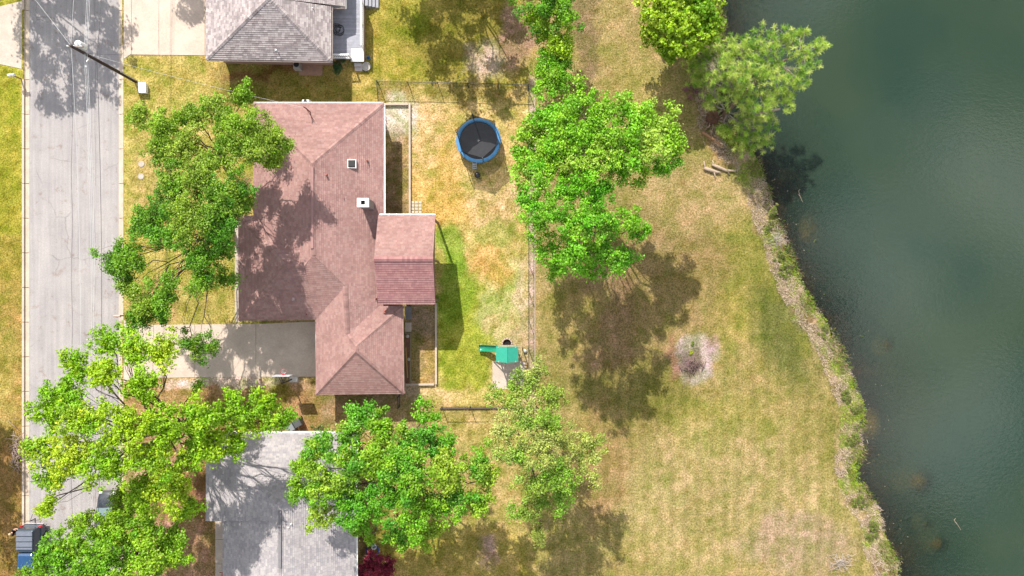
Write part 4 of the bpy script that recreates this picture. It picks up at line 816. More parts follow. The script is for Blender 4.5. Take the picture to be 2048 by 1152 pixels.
for x,y,lb in ((815,672.5,'square pale stone at the north end of the narrow soil bed'),(817.5,719,'rounded pale stone halfway along the narrow soil bed')):
    b = MB(); p = P(x,y,.2); b.blob((p.x,p.y,.15), .16, 8, 5, .5, .15); tag(b.build('stone', mat('pale_stone', A(225,218,205), .9, var=.15), None), lb, 'stone', 'stones in the narrow bed')
b = MB(); a, e = P(811.5,695,.2), P(815,756,.2); b.beam((a.x,a.y,.14),(e.x,e.y,.14),.09,.05); tag(b.build('plank', mat('plank_yellow', A(222,180,110), .8), None), 'long yellow plank lying in the narrow soil bed', 'plank')
ds = thing('door_steps', 'dark grey steps at the door under the patio roof corner', 'steps', P(816,632))
for i in range(3):
    b = MB(); p, q = P(810,613+i*9,.3), P(822,621.6+i*9,.3); b.box((p.x,q.y,0),(q.x,p.y,.45-.14*i)); b.build('step', mat('step_grey', A(150,146,150), .8, var=.2), ds)
tag(MB().box((P(810.5,0).x,P(0,664,0).y,-.02),(P(823,0).x,P(0,645,0).y,.06)).build('stepping_slab', CONC2, None), 'square concrete slab below the grey door steps', 'slab')
for x,y,lb in ((283,328,'upper round concrete meter cover in the front lawn'),(282,353,'lower round concrete meter cover in the front lawn')):
    p = P(x,y); tag(MB().lathe((p.x,p.y,0), [(.27,-.02),(.27,.03),(.22,.045),(.21,.03),(0,.03)], 18).build('meter_cover', CONC2, None), lb, 'meter cover', 'meter covers in the lawn')
# ------------------------------------------------------------------ chain link fences
MESHM = mat('black_mesh', (.03,.03,.03), .6)
def fence(label, pts, h=1.3, bay=2.6, m=STEELD, rail_r=.028):
    f = thing('chain_link_fence', label, 'fence', P(*pts[0]), 'chain link fences')
    for (x0,y0),(x1,y1) in zip(pts[:-1],pts[1:]):
        p, q = P(x0,y0), P(x1,y1); L = (q-p).length; n = max(1,round(L/bay)); d = (q-p)/n
        b = MB(); b.tube([(p.x,p.y,h),(q.x,q.y,h)], rail_r, 6); b.build('top_rail', m, f)
        for i in range(n+1):
            e = p+d*i; b = MB(); b.tube([(e.x,e.y,-.1),(e.x,e.y,h+.05)], .035, 7); b.blob((e.x,e.y,h+.06), .045, 7, 4); b.build('post', m, f)
        wv = MB(); dn = (q-p).normalized(); w = .003; s_ = .18; k = int((L+h)/s_)
        for i in range(k):                              # diagonal wires, both ways
            for sg in (1,-1):
                u0 = i*s_-h; u1 = u0+h
                za, zb = 0.04, h
                if u0 < 0: za = .04+(-u0); a0 = 0
                else: a0 = u0
                if u1 > L: zb = h-(u1-L); a1 = L
                else: a1 = u1
                if a1-a0 < .02: continue
                A0, A1 = (a0,za),(a1,zb)
                if sg < 0: A0, A1 = (L-a0,za),(L-a1,zb)
                P0 = p+dn*A0[0]; P1 = p+dn*A1[0]; nn = Vector((-dn.y,dn.x,0))*w
                wv.add([(P0.x-nn.x,P0.y-nn.y,A0[1]),(P0.x+nn.x,P0.y+nn.y,A0[1]),(P1.x+nn.x,P1.y+nn.y,A1[1]),(P1.x-nn.x,P1.y-nn.y,A1[1])],[(0,1,2,3)])
                wv.add([(P0.x,P0.y,A0[1]-w),(P0.x,P0.y,A0[1]+w),(P1.x,P1.y,A1[1]+w),(P1.x,P1.y,A1[1]-w)],[(0,1,2,3)])
        tag(wv.build('wire_mesh', MESHM, f), kind='stuff')
    return f
fence('black chain link fence across the north side of the back lawn', [(762,213),(759,171),(1056,178)])
fence('black chain link fence along the east side of the back lawn', [(1057,180),(1057,812)])
fence('chain link fence across the south side of the back lawn', [(884,813),(1054,812)])
eg = thing('fence_edging', 'thin pale edging board just outside the east chain link fence', 'edging', P(1070,180))
y = 186
while y < 800:
    b = MB(); a, e = P(1070,y), P(1070,y+53); b.beam((a.x,a.y,.05),(e.x,e.y,.05),.06,.16); b.build('board', WOODW, eg); y += 53.4
eg = thing('fence_edging', 'dark timber edging along the south chain link fence', 'edging', P(940,819))
for x in (880,935,990): 
    b = MB(); a, e = P(x,816.5), P(x+54,816); b.beam((a.x,a.y,.07),(e.x,e.y,.07),.11,.18); b.build('timber', mat('timber_dark', A(150,128,112), .9, var=.25), eg)
gp = thing('side_gate', 'short dark gate frame below the southeast corner of the red roof house', 'gate', P(800,800))
b = MB(); p = P(800,790); q = P(800,812)
b.tube([(p.x,p.y,0),(p.x,p.y,1.3)],.05,7); b.build('post', STEELD, gp); b = MB(); b.tube([(q.x,q.y,0),(q.x,q.y,1.3)],.05,7); b.build('post', STEELD, gp)
b = MB(); b.beam((p.x,p.y,1.2),(q.x,q.y,1.2),.05,.05); b.beam((p.x,p.y,.25),(q.x,q.y,.25),.05,.05)
for i in range(6): e = p.lerp(q,(i+.5)/6); b.box((e.x-.012,e.y-.012,.25),(e.x+.012,e.y+.012,1.2))
b.build('gate_panel', STEELD, gp)
# ------------------------------------------------------------------ trampoline
tc_ = P(957,281,.9); tr = thing('trampoline', 'round trampoline with blue pad and black safety net on the back lawn', 'trampoline', (tc_.x,tc_.y,0))
cx, cy = tc_.x, tc_.y; Ro, Ri = 1.94, 1.62
b = MB(); b.lathe((cx,cy,.88), [(Ri,0),(Ri,.05),(Ri+.05,.07),(Ro-.05,.07),(Ro,.04),(Ro,-.04),(Ro-.03,-.05),(Ri,0)], 48); b.build('pad', mat('pad_blue', A(96,168,226), .55, var=.2, nscale=2.5, fine=.12), tr, True)
b = MB(); b.lathe((cx,cy,.885), [(Ri+.01,0),(Ri*.6,-.015),(0,-.03)], 48); b.build('mat', mat('mat_black', (.03,.031,.036), .75, var=.15), tr, True)
b = MB()
for a in (.3,.3+math.pi/2):
    b.box((cx-.14,cy-.012,.866),(cx+.14,cy+.012,.872), rz=a)
b.build('centre_mark', mat('mark_grey', (.4,.4,.42), .8), tr)
for i in range(6):
    a = 1.80+i*math.pi/3; x, y = cx+(Ro-.02)*math.cos(a), cy+(Ro-.02)*math.sin(a); b = MB()
    b.tube([(x,y,.0),(x,y,.9)], .03, 7); b.build('leg', GALV, tr)
    b = MB(); xi, yi = cx+1.88*math.cos(a), cy+1.88*math.sin(a); b.tube([(x,y,.9),(x+.05*math.cos(a),y+.05*math.sin(a),1.8),(x+.02*math.cos(a),y+.02*math.sin(a),2.45),(xi,yi,2.66)], [.035,.035,.035,.03], 7); b.build('net_pole', BLACK, tr)
NET = bpy.data.materials.new('safety_net'); NET.use_nodes = True; t = NET.node_tree; t.nodes.clear()
w_ = N(t,'ShaderNodeBsdfTransparent'); d_ = N(t,'ShaderNodeBsdfDiffuse'); d_.inputs[0].default_value = (.02,.02,.025,1); x_ = N(t,'ShaderNodeMixShader'); x_.inputs[0].default_value = .72
o_ = N(t,'ShaderNodeOutputMaterial'); t.links.new(w_.outputs[0],x_.inputs[1]); t.links.new(d_.outputs[0],x_.inputs[2]); t.links.new(x_.outputs[0],o_.inputs[0])
b = MB(); n = 72; vs = []; fs = []
for k_ in range(4):
    for i in range(n):
        a = 1.80+2*math.pi*i/n; hx = 1.87*math.cos(math.pi/6)/math.cos(((a-1.80)%(math.pi/3))-math.pi/6); f_ = (k_/3)**.8; r_ = (Ri+.02)*(1-f_)+hx*f_
        vs.append((cx+r_*math.cos(a), cy+r_*math.sin(a), .93+k_/3*1.68-(.10*(1-abs(math.cos((a-1.80)*3))) if k_ == 3 else 0)))
for k_ in range(3):
    for i in range(n): fs.append((k_*n+i, k_*n+(i+1)%n, (k_+1)*n+(i+1)%n, (k_+1)*n+i))
b.add(vs, fs); b.build('safety_net', NET, tr, True)
ld = MB(); p = P(949,326,.5); yb = cy-Ro-.5
for sx in (-.18,.18): ld.tube([(p.x+sx,cy-Ro+.05,.95),(p.x+sx,yb,.0)], .02, 6)
for k_ in range(3): ld.beam((p.x-.18,cy-Ro+.0-.14*(k_+.6),.75-.24*k_),(p.x+.18,cy-Ro-.14*(k_+.6),.75-.24*k_),.09,.03)
ld.build('ladder', GALV, tr)
b = MB(); p = P(954.5,350,.26); b.blob((p.x,p.y,.27), .27, 20, 12); tag(b.build('ball', mat('black_ball', (.02,.02,.022), .25, spec=.5), None, True), 'round black ball on the grass below the trampoline', 'ball')
# ------------------------------------------------------------------ play set
ps = thing('play_set', 'wooden play set with green gable roof and green slide by the fence', 'play set', P(1014,708))
GR = mat('green_plastic', A(70,200,170), .45, var=.08); x0, x1 = P(992,0,2.4).x, P(1036.5,0,2.4).x; xm = P(1014,0,2.95).x; y0, y1 = P(0,724,2.4).y, P(0,692.5,2.4).y
for xa, za, xb, zb, mm in ((x0,2.4,xm,2.95,'roof_panel'),(x1,2.4,xm,2.95,'roof_panel')):
    b = MB(); b.add([(xa,y0,za),(xb,y0,zb),(xb,y1,zb),(xa,y1,za),(xa,y0,za-.04),(xb,y0,zb-.04),(xb,y1,zb-.04),(xa,y1,za-.04)], [(0,1,2,3),(7,6,5,4),(0,4,5,1),(1,5,6,2),(2,6,7,3),(3,7,4,0)]); b.build(mm, GR, ps)
b = MB(); b.beam((xm,y0-.04,2.97),(xm,y1+.04,2.97),.07,.05); b.build('ridge_strip', GR, ps)
PW = mat('play_timber', A(222,196,160), .8, var=.2, nscale=5)
px0, px1, py0, py1 = x0+.22, x1-.22, y0+.05, y1-.08
for x in (px0,px1):
    for y in (py0,py1): b = MB(); b.box((x-.05,y-.05,0),(x+.05,y+.05,2.55)); b.build('post', PW, ps)
for i in range(8):
    b = MB(); xx = px0+(px1-px0)*i/8; b.box((xx+.01,py0-.08,1.15),(xx+(px1-px0)/8-.01,py1+.08,1.2)); b.build('deck_board', PW, ps)
for y in (py0,py1): b = MB(); b.beam((px0,y,2.4),(px1,y,2.4),.05,.1); b.beam((px0,y,1.6),(px1,y,1.6),.05,.1); b.build('rail', PW, ps)
sx0, sx1 = P(957.5,0,.35).x, px0-.02; sy = P(0,697,.8).y; b = MB(); prof = [(-.29,.16),(-.25,.15),(-.22,.0),(.22,.0),(.25,.15),(.29,.16)]; vs = []; fs = []; ns = 14
for i in range(ns+1):
    t_ = i/ns; x = sx1+(sx0-sx1)*t_; z = 1.2*(1-t_)**1.15+.22*t_+.08*math.sin(t_*math.pi*2)
    for a_1, h_ in prof: vs.append((x, sy+a_1, z+h_))
for i in range(ns):
    for k_ in range(5): fs.append((i*6+k_,i*6+k_+1,(i+1)*6+k_+1,(i+1)*6+k_))
b.add(vs, fs); o = b.build('slide', mat('slide_green', A(48,170,130), .25, spec=.5, var=.06), ps, True); o.modifiers.new('solid','SOLIDIFY').thickness = .02
b = MB(); lx = P(1042.5,0,1.0).x; b.beam((lx,py0,0),(lx,py0,1.5),.07,.07); b.build('ladder_post', PW, ps); b = MB(); b.beam((lx,py1,0),(lx,py1,1.5),.07,.07); b.build('ladder_post', PW, ps)
for i in range(5): yy = py0+(py1-py0)*i/4; b = MB(); b.beam((px1,yy,1.42),(lx,yy,1.42),.06,.06); b.build('rung', PW, ps)
b = MB(); b.beam((lx,py0-.05,1.5),(lx,py1+.05,1.5),.08,.08); b.build('ladder_beam', PW, ps)
b = MB(); b.beam((px0,py0-.05,1.12),(px0-.5,py0-.3,.0),.08,.08); b.build('brace', PW, ps)
fp = thing('fire_pit', 'round stone ring with black centre behind the play set', 'fire pit', P(1014,687))
p = P(1014,687,.2); b = MB(); b.lathe((p.x,p.y,0), [(.36,.02),(.0,.02)], 20); b.build('ash_bed', mat('char', (.012,.01,.01), .95), fp)
for i in range(12):
    a = 2*math.pi*i/12; b = MB(); b.box((p.x+.42*math.cos(a)-.10,p.y+.42*math.sin(a)-.07,0),(p.x+.42*math.cos(a)+.10,p.y+.42*math.sin(a)+.07,.22), rz=a+math.pi/2, taper=.015); b.build('stone_block', mat('ring_stone', A(232,206,184), .9, var=.15, nscale=6), fp)
p = P(1050,702,.2); tag(MB().blob((p.x,p.y,.14), .17, 10, 6, .8, .06).build('rock', mat('white_rock', A(240,235,228), .8), None, True), 'small white rock between the play set and fence', 'rock')
# ------------------------------------------------------------------ basketball hoop
bh = thing('basketball_hoop', 'portable basketball hoop with white base at the driveway edge', 'basketball hoop', (-19.35,-8.0,0))
b = MB(); b.box((-19.55,-8.3,.0),(-18.75,-7.75,.22), taper=.06); b.build('base', mat('base_white', A(238,232,226), .5), bh, bevel=.03)
b = MB(); b.tube([(-19.3,-8.0,.2),(-19.32,-8.02,2.7)], .06, 10); b.build('pole', BLACK, bh)
for sx in (-.28,.28):
    b = MB(); b.beam((-19.32,-8.02,2.65),(-19.12+sx,-7.33,3.3),.04,.05); b.beam((-19.32,-8.02,2.3),(-19.12+sx,-7.33,2.85),.04,.05); b.build('brace', BLACK, bh)
b = MB(); b.box((-19.8,-7.32,2.7),(-18.4,-7.27,3.6)); b.build('backboard', mat('board_grey', (.5,.5,.52), .3), bh)
b = MB(); b.tube([(-19.1+.23*math.cos(t),-6.98+.23*math.sin(t),3.0) for t in [2*math.pi*i/24 for i in range(25)]], .012, 6, caps=False); b.build('rim', mat('rim_red', A(236,70,80), .5), bh)
b = MB(); b.box((-19.2,-7.27,2.92),(-19.0,-7.15,3.04)); b.build('rim_bracket', MATS['rim_red'], bh)
b = MB()
for i in range(12):
    t_ = 2*math.pi*i/12; b.tube([(-19.1+.22*math.cos(t_),-6.98+.22*math.sin(t_),3.0),(-19.1+.13*math.cos(t_+.5),-6.98+.13*math.sin(t_+.5),2.6)], .006, 4); b.tube([(-19.1+.22*math.cos(t_),-6.98+.22*math.sin(t_),3.0),(-19.1+.13*math.cos(t_-.5),-6.98+.13*math.sin(t_-.5),2.6)], .006, 4)
tag(b.build('net', WHITE, bh), kind='stuff')
# ------------------------------------------------------------------ utility pole and lines
up = thing('utility_pole', 'dark wooden utility pole with white transformer standing by the road kerb', 'utility pole', P(271.5,163))
ub = P(271.5,163); b = MB(); b.tube([(ub.x,ub.y,-.3),(ub.x,ub.y,8.85)], [.15,.11], 12); b.build('pole', mat('creosote', (.045,.03,.024), .85, var=.3, nscale=5), up, True)
b = MB(); b.tube([(ub.x+.16,ub.y+.02,.0),(ub.x+.15,ub.y+.02,2.6)], .03, 7); b.build('conduit', GALV, up)
b = MB(); b.beam((ub.x-.6,ub.y+.12,8.3),(ub.x+.6,ub.y+.12,8.3),.09,.11); b.build('crossarm', mat('arm_wood', A(190,175,165), .8), up)
b = MB(); tx_, ty_ = ub.x+.1, ub.y+.42; b.lathe((tx_,ty_,7.3), [(0,0),(.24,.02),(.26,.08),(.26,.85),(.22,.92),(0,.95)], 18); tro = b.build('transformer', mat('transformer_grey', (.72,.73,.74), .4), up, True)
b = MB(); b.tube([(tx_,ty_,8.24),(tx_,ty_,8.5)], [.05,.03], 8); b.build('bushing', WHITE, tro)
b = MB(); b.beam((ub.x,ub.y+.1,7.5),(tx_,ty_-.2,7.5),.08,.1); b.build('bracket', GALV, up)
for dx in (-.5,0,.5):
    b = MB(); b.lathe((ub.x+dx,ub.y+.12,8.36), [(.03,0),(.06,.04),(.04,.08),(.06,.12),(.03,.17),(0,.18)], 10); b.build('insulator', WHITE, up)
b = MB(); b.tube([(ub.x,ub.y-.1,6.6),(ub.x-.12,ub.y-.5,6.75),(ub.x-.2,ub.y-.8,6.7)], .025, 6); b.blob((ub.x-.2,ub.y-.85,6.66), .1, 8, 5, .6); b.build('cable_hanger', GALV, up)
def line(name, label, p, q, sag, r=.012, m=WIRE, n=24):
    p, q = Vector(p), Vector(q); b = MB(); b.tube([p.lerp(q,i/n)-Vector((0,0,sag*4*(i/n)*(1-i/n))) for i in range(n+1)], r, 5); return tag(b.build(name, m, None), label, 'power line', 'overhead lines at the utility pole')
T = Vector((ub.x,ub.y,8.8)); FN = Vector((ub.x+1.0,ub.y+48,8.8)); FS = Vector((ub.x-.5,ub.y-50,8.8))
line('power_line', 'topmost bare wire running north from the utility pole over the road', T, FN, .6); line('power_line', 'topmost bare wire running south from the utility pole over the road', T, FS, 1.5)
for i,(dx,z) in enumerate(((.28,7.45),(.45,7.4),(.62,7.35))):
    nm = ('west','middle','east')[i]
    line('power_line', nm+' wire of the three running north beside the transformer', (ub.x+dx*.5,ub.y+.1,z), (FN.x+dx,FN.y,z), .5, .013); line('power_line', nm+' wire of the three running south beside the transformer', (ub.x+dx*.5,ub.y-.1,z), (FS.x+dx,FS.y,z), 1.2, .013)
line('power_line', 'dark low cable running south from the pole along the road', (ub.x,ub.y-.12,5.6), (FS.x,FS.y,5.6), 1.0, .018, WIRED); line('power_line', 'dark low cable running north from the pole along the road', (ub.x,ub.y+.12,5.6), (FN.x,FN.y,5.6), 1.0, .018, WIRED)
line('power_line', 'pale service wire from the pole to the red roof house mast', (ub.x+.1,ub.y,7.2), MAST, .8, .009, WIRE)
line('power_line', 'pale wire slanting to the top left corner from the pole', T, (ub.x-14,ub.y+16.5,8.0), .8, .010); line('power_line', 'dark service wire from the pole to the northern grey house', (ub.x+.1,ub.y+.05,7.0), (P(555,104,3.7).x,P(555,104,3.7).y,3.7), .7, .012, WIRED)
uc = thing('utility_cabinet', 'white utility box on the lawn beside the pole foot', 'utility box', P(286,176)); p = P(284,175,.45)
b = MB(); b.box((p.x-.3,p.y-.42,0),(p.x+.3,p.y+.42,.42), taper=.02); b.build('casing', mat('cabinet_white', (.8,.8,.8), .4, var=.03), uc, bevel=.03)
b = MB(); b.box((p.x-.32,p.y-.44,.42),(p.x+.32,p.y+.44,.47)); b.build('lid', MATS['cabinet_white'], uc)
# ------------------------------------------------------------------ mailboxes, bins
def mailbox(label, px, py, rz, col):
    t = thing('mailbox', label, 'mailbox', P(px,py), 'mailboxes at the kerbs'); c = P(px,py); b = MB(); b.box((c.x-.05,c.y-.05,-.1),(c.x+.05,c.y+.05,1.05)); b.build('post', WOOD, t)
    b = MB(); n = 10; prof = [(-.1,0),(.1,0)]+[(.1*math.cos(math.pi*i/8),.14+.1*math.sin(math.pi*i/8)) for i in range(9)]; ca, sa = math.cos(rz), math.sin(rz)
    vs = [(c.x+l*ca-a_*sa, c.y+l*sa+a_*ca, 1.05+z) for l in (-.27,.27) for a_,z in prof]; m_ = len(prof)
    b.add(vs, [tuple(range(m_)), tuple(range(2*m_-1,m_-1,-1))]+[(i,m_+i,m_+(i+1)%m_,(i+1)%m_) for i in range(m_)]); b.build('box', mat(col[0], col[1], .4), t)
    b = MB(); b.box((c.x-.02,c.y-.13,1.15),(c.x+.02,c.y-.11,1.3)); b.build('flag', mat('flag_red', (.5,.03,.03), .5), t)
mailbox('white mailbox on the far verge across the road', 42, 158, .15, ('mail_white',(.75,.75,.75)))
mailbox('pale mailbox standing on the kerb at the driveway entrance', 250, 631, 0, ('mail_pale',A(230,205,185)))
def bin_(label, px, py, rz, col):
    t = thing('wheeled_bin', label, 'bin', P(px,py), 'bins beside the southern house'); c = P(px,py)
    b = MB(); b.box((c.x-.28,c.y-.3,.08),(c.x+.28,c.y+.3,.98), rz=rz, taper=-.04); b.build('body', mat(col[0], col[1], .5), t, bevel=.03)
    b = MB(); b.box((c.x-.34,c.y-.37,.985),(c.x+.34,c.y+.37,1.06), rz=rz, taper=.05); l = b.build('lid', mat(col[2], col[3], .5), t, bevel=.02)
    for s_ in (-1,1):
        b = MB(); a = rz; wx_, wy_ = c.x-math.sin(a)*.28+math.cos(a)*.3*s_, c.y+math.cos(a)*.28+math.sin(a)*.3*s_; b.tube([(wx_-.03*math.cos(a),wy_-.03*math.sin(a),.1),(wx_+.03*math.cos(a),wy_+.03*math.sin(a),.1)], .1, 12); b.build('wheel', RUBBER, t)
bin_('grey wheeled bin behind the southern grey house', 587, 851, .5, ('bin_grey',A(150,160,168),'bin_lid',A(170,178,182)))
bin_('dark wheeled bin beside the grey one behind the southern house', 601, 842, .5, ('bin_dark',A(90,92,96),'bin_lid2',A(110,112,116)))
b = MB(); p = P(745,1101,.05)
for k_ in range(4): b.tube([(p.x+(.56-.03*k_)*math.cos(t),p.y+(.56-.03*k_)*math.sin(t),.03+.035*k_) for t in [2*math.pi*i/32 for i in range(33)]], .022, 6, caps=False)
tag(b.build('garden_hose', mat('hose_blue', A(80,110,200), .4), None, True), 'blue hose coiled in a ring above the red leaved tree', 'hose')
p = P(748,1095,.3); t = thing('sprinkler_cart', 'small white plastic tub inside the blue hose ring', 'tub', (p.x,p.y,0)); b = MB(); b.lathe((p.x,p.y,0), [(.16,0),(.2,.28),(.22,.3),(.18,.3),(.14,.05),(0,.05)], 14); b.build('tub', WHITE, t); b = MB(); b.tube([(p.x-.12,p.y,.31),(p.x+.12,p.y+.05,.31)],.03,6); b.build('nozzle', BLACK, t)
rt = thing('folding_chair', 'orange red canvas folding chair by the path at the bottom edge', 'chair', P(446,1152)); c = P(448,1152,.6); RC = mat('red_canvas', A(226,110,80), .7)
b = MB(); b.box((c.x-.28,c.y-.26,.42),(c.x+.28,c.y+.26,.45)); b.build('seat', RC, rt); b = MB(); b.beam((c.x-.0,c.y+.26,.45),(c.x,c.y+.44,.95),.56,.03); b.build('backrest', RC, rt)
for sx in (-.26,.26):
    b = MB(); b.tube([(c.x+sx,c.y-.26,0),(c.x+sx,c.y+.28,.5)], .014, 6); b.build('leg', GALV, rt); b = MB(); b.tube([(c.x+sx,c.y+.3,0),(c.x+sx,c.y-.24,.45)], .014, 6); b.build('leg', GALV, rt)
# ------------------------------------------------------------------ vehicles
def loft(b, secs):                                     # list of (y, [(x,z)...]) cross sections along y
    n = len(secs[0][1]); vs = [(x,y,z) for y,pr in secs for x,z in pr]; fs = []
    for i in range(len(secs)-1):
        for k_ in range(n): fs.append((i*n+k_, i*n+(k_+1)%n, (i+1)*n+(k_+1)%n, (i+1)*n+k_))
    fs.append(tuple(range(n-1,-1,-1))); fs.append(tuple((len(secs)-1)*n+k_ for k_ in range(n))); b.add(vs, fs)
def sec(cx, w, z0, z1, w2=None, ch=.1):
    w2 = w if w2 is None else w2; return [(cx-w+ch,z0),(cx-w,z0+ch),(cx-w2,z1-ch),(cx-w2+ch,z1),(cx+w2-ch,z1),(cx+w2,z1-ch),(cx+w,z0+ch),(cx+w-ch,z0)]
def wheel(par, x, y, r, out, w=.2):
    b = MB(); b.tube([(x-w/2,y,r-.12),(x-w*.35,y,r-.12),(x+w*.35,y,r-.12),(x+w/2,y,r-.12)], [r*.92,r,r,r*.92], 20); wo_ = b.build('wheel', RUBBER, par, True)
    b = MB(); xf = x+out*w/2; b.tube([(xf-out*.02,y,r-.12),(xf+out*.012,y,r-.12)], [r*.62,r*.58], 18); b.build('rim', mat('alloy', (.6,.6,.6), .3, metal=.7), wo_)
    b = MB()
    for i in range(5): a = 2*math.pi*i/5; b.tube([(xf+out*.012,y+r*.36*math.cos(a),r-.12+r*.36*math.sin(a)),(xf+out*.02,y+r*.36*math.cos(a),r-.12+r*.36*math.sin(a))], r*.1, 8)
    b.build('rim_holes', BLACK, wo_)
tk = thing('pickup_truck', 'blue pickup truck with ribbed dark bed cover parked at the left kerb', 'pickup truck', (-41.7,-23.2,-.12)); X = -41.7; YR = -20.62; B0 = .33-.12
NAVY = mat('navy_paint', (.022,.035,.05), .3, coat=.6, var=.05, spec=.4); BLUE = mat('blue_paint', (.02,.06,.14), .22, coat=.8, var=.06, spec=.4)
b = MB(); loft(b, [(YR,sec(X,.84,B0+.1,.78,.84)),(YR-.12,sec(X,.9,B0,.88,.88)),(YR-2.15,sec(X,.9,B0,.9,.88)),(YR-2.2,sec(X,.9,B0,.92,.88)),(YR-3.6,sec(X,.9,B0,.92,.87)),(YR-4.9,sec(X,.88,B0,.86,.8)),(YR-5.2,sec(X,.8,B0+.05,.7,.7))]); b.build('body', NAVY, tk, bevel=.03)
b = MB(); loft(b, [(YR-.06,sec(X,.85,.88,1.45,.72)),(YR-.2,sec(X,.86,.88,1.6,.74)),(YR-1.95,sec(X,.86,.9,1.64,.74)),(YR-2.02,sec(X,.84,.9,1.55,.72))]); tp_ = b.build('bed_cap', NAVY, tk, bevel=.03)
CAPP = mat('cap_panel', A(140,146,160), .5, var=.12)
for i in range(4): 
    b = MB(); y0_ = YR-.2-i*.46; b.box((X-.68,y0_-.38-(0 if i < 3 else -.22),1.6),(X+.68,y0_,1.665+.004*i)); b.build('cap_panel', CAPP, tp_)
b = MB(); loft(b, [(YR-2.12,sec(X,.82,.9,1.5,.64)),(YR-2.3,sec(X,.84,.9,1.62,.66)),(YR-3.3,sec(X,.84,.9,1.64,.66)),(YR-3.42,sec(X,.84,.9,1.6,.64)),(YR-3.95,sec(X,.82,.88,.95,.78))]); cb_ = b.build('cab', BLUE, tk, bevel=.03)
for sx in (-1,1):
    b = MB(); b.add([(X+sx*.845,YR-2.35,1.0),(X+sx*.845,YR-3.4,1.0),(X+sx*.70,YR-3.3,1.52),(X+sx*.70,YR-2.4,1.5)], [(0,1,2,3)]); b.build('side_window', GLASSD, cb_)
    b = MB(); b.box((X+sx*.92,YR-3.55,.95),(X+sx*1.08,YR-3.43,1.12), taper=.02); b.build('mirror', NAVY, tk)
    b = MB(); b.box((X+sx*.68,YR-.02,.62),(X+sx*.86,YR+.02,.92)); b.box((X+sx*.82,YR-.14,.62),(X+sx*.895,YR-.0,.92)); b.build('tail_light', mat('tail_red', (.5,.02,.03), .25, coat=.5), tk)
    b = MB(); b.box((X+sx*.5,YR-5.2,.5),(X+sx*.76,YR-5.16,.66)); b.build('headlight', mat('lamp_clear', (.7,.7,.7), .15), tk)
    for yy in (YR-1.1, YR-4.2): wheel(tk, X+sx*.84, yy, .37, sx, .22)
b = MB(); b.add([(X-.6,YR-3.40,1.58),(X+.6,YR-3.40,1.58),(X+.74,YR-3.93,1.0),(X-.74,YR-3.93,1.0)], [(0,1,2,3)]); o = b.build('windscreen', GLASSD, cb_); o.location.z += .03
b = MB(); b.box((X-.85,YR+.0,.3),(X+.85,YR+.12,.48), taper=.02); b.build('bumper', mat('chrome', (.65,.65,.66), .2, metal=.8), tk, bevel=.02)
hr = MB(); hr.beam((X,YR+.1,.3),(X,YR+.5,.3),.06,.06); hr.beam((X,YR+.45,.3),(X,YR+.45,.95),.05,.05); hr.beam((X-.35,YR+.45,.95),(X+.3,YR+.48,.95),.04,.04); hr.tube([(X+.1,YR+.45,.95),(X+.95,YR+.62,1.0)], .018, 6); hr.tube([(X,YR+.45,.9),(X+.3,YR+1.1,1.05)], .018, 6); hr.build('hitch_rack', STEELD, tk)
sv_ = thing('parked_car', 'dark grey car parked on the road half hidden under leaves', 'car', P(212,1030,0)); X2 = P(211,0,.9).x; YF = P(0,983,.6).y; CG = mat('car_dark', (.02,.024,.03), .25, coat=.9, var=.04, spec=.4)
b = MB(); loft(b, [(YF,sec(X2,.66,.12,.5,.6)),(YF-.15,sec(X2,.82,.08,.62,.74)),(YF-.5,sec(X2,.9,.08,.78,.8)),(YF-1.3,sec(X2,.91,.08,.88,.84)),(YF-3.6,sec(X2,.91,.08,.92,.84)),(YF-4.35,sec(X2,.88,.1,.9,.8)),(YF-4.55,sec(X2,.8,.15,.7,.72))]); b.build('body', CG, sv_, True, bevel=.02)
b = MB(); loft(b, [(YF-1.25,sec(X2,.8,.84,.9,.78,.03)),(YF-2.0,sec(X2,.82,.86,1.42,.6)),(YF-2.4,sec(X2,.82,.86,1.5,.62)),(YF-3.7,sec(X2,.82,.86,1.5,.62)),(YF-4.4,sec(X2,.78,.86,1.05,.68))]); cbn = b.build('cabin', CG, sv_, True)
b = MB(); b.add([(X2-.7,YF-1.34,.95),(X2+.7,YF-1.34,.95),(X2+.54,YF-1.98,1.42),(X2-.54,YF-1.98,1.42)], [(0,1,2,3)]); o = b.build('windscreen', mat('screen_glass', (.09,.14,.15), .05, spec=1, var=.05), cbn); o.location += Vector((0,.03,.04))
for sx in (-1,1):
    b = MB(); b.add([(X2+sx*.80,YF-1.6,1.0),(X2+sx*.82,YF-3.8,1.0),(X2+sx*.66,YF-3.6,1.4),(X2+sx*.66,YF-2.1,1.4)], [(0,1,2,3)]); b.build('side_window', GLASSD, cbn)
    b = MB(); b.box((X2+sx*.9,YF-1.62,.88),(X2+sx*1.1,YF-1.5,1.0), taper=.015); b.build('mirror', CG, sv_)
    b = MB(); b.box((X2+sx*.45,YF-.2,.5),(X2+sx*.78,YF-.03,.62), taper=.02); b.build('headlight', MATS['lamp_clear'], sv_)
    for yy in (YF-.85, YF-3.55): wheel(sv_, X2+sx*.82, yy, .34, sx, .2)
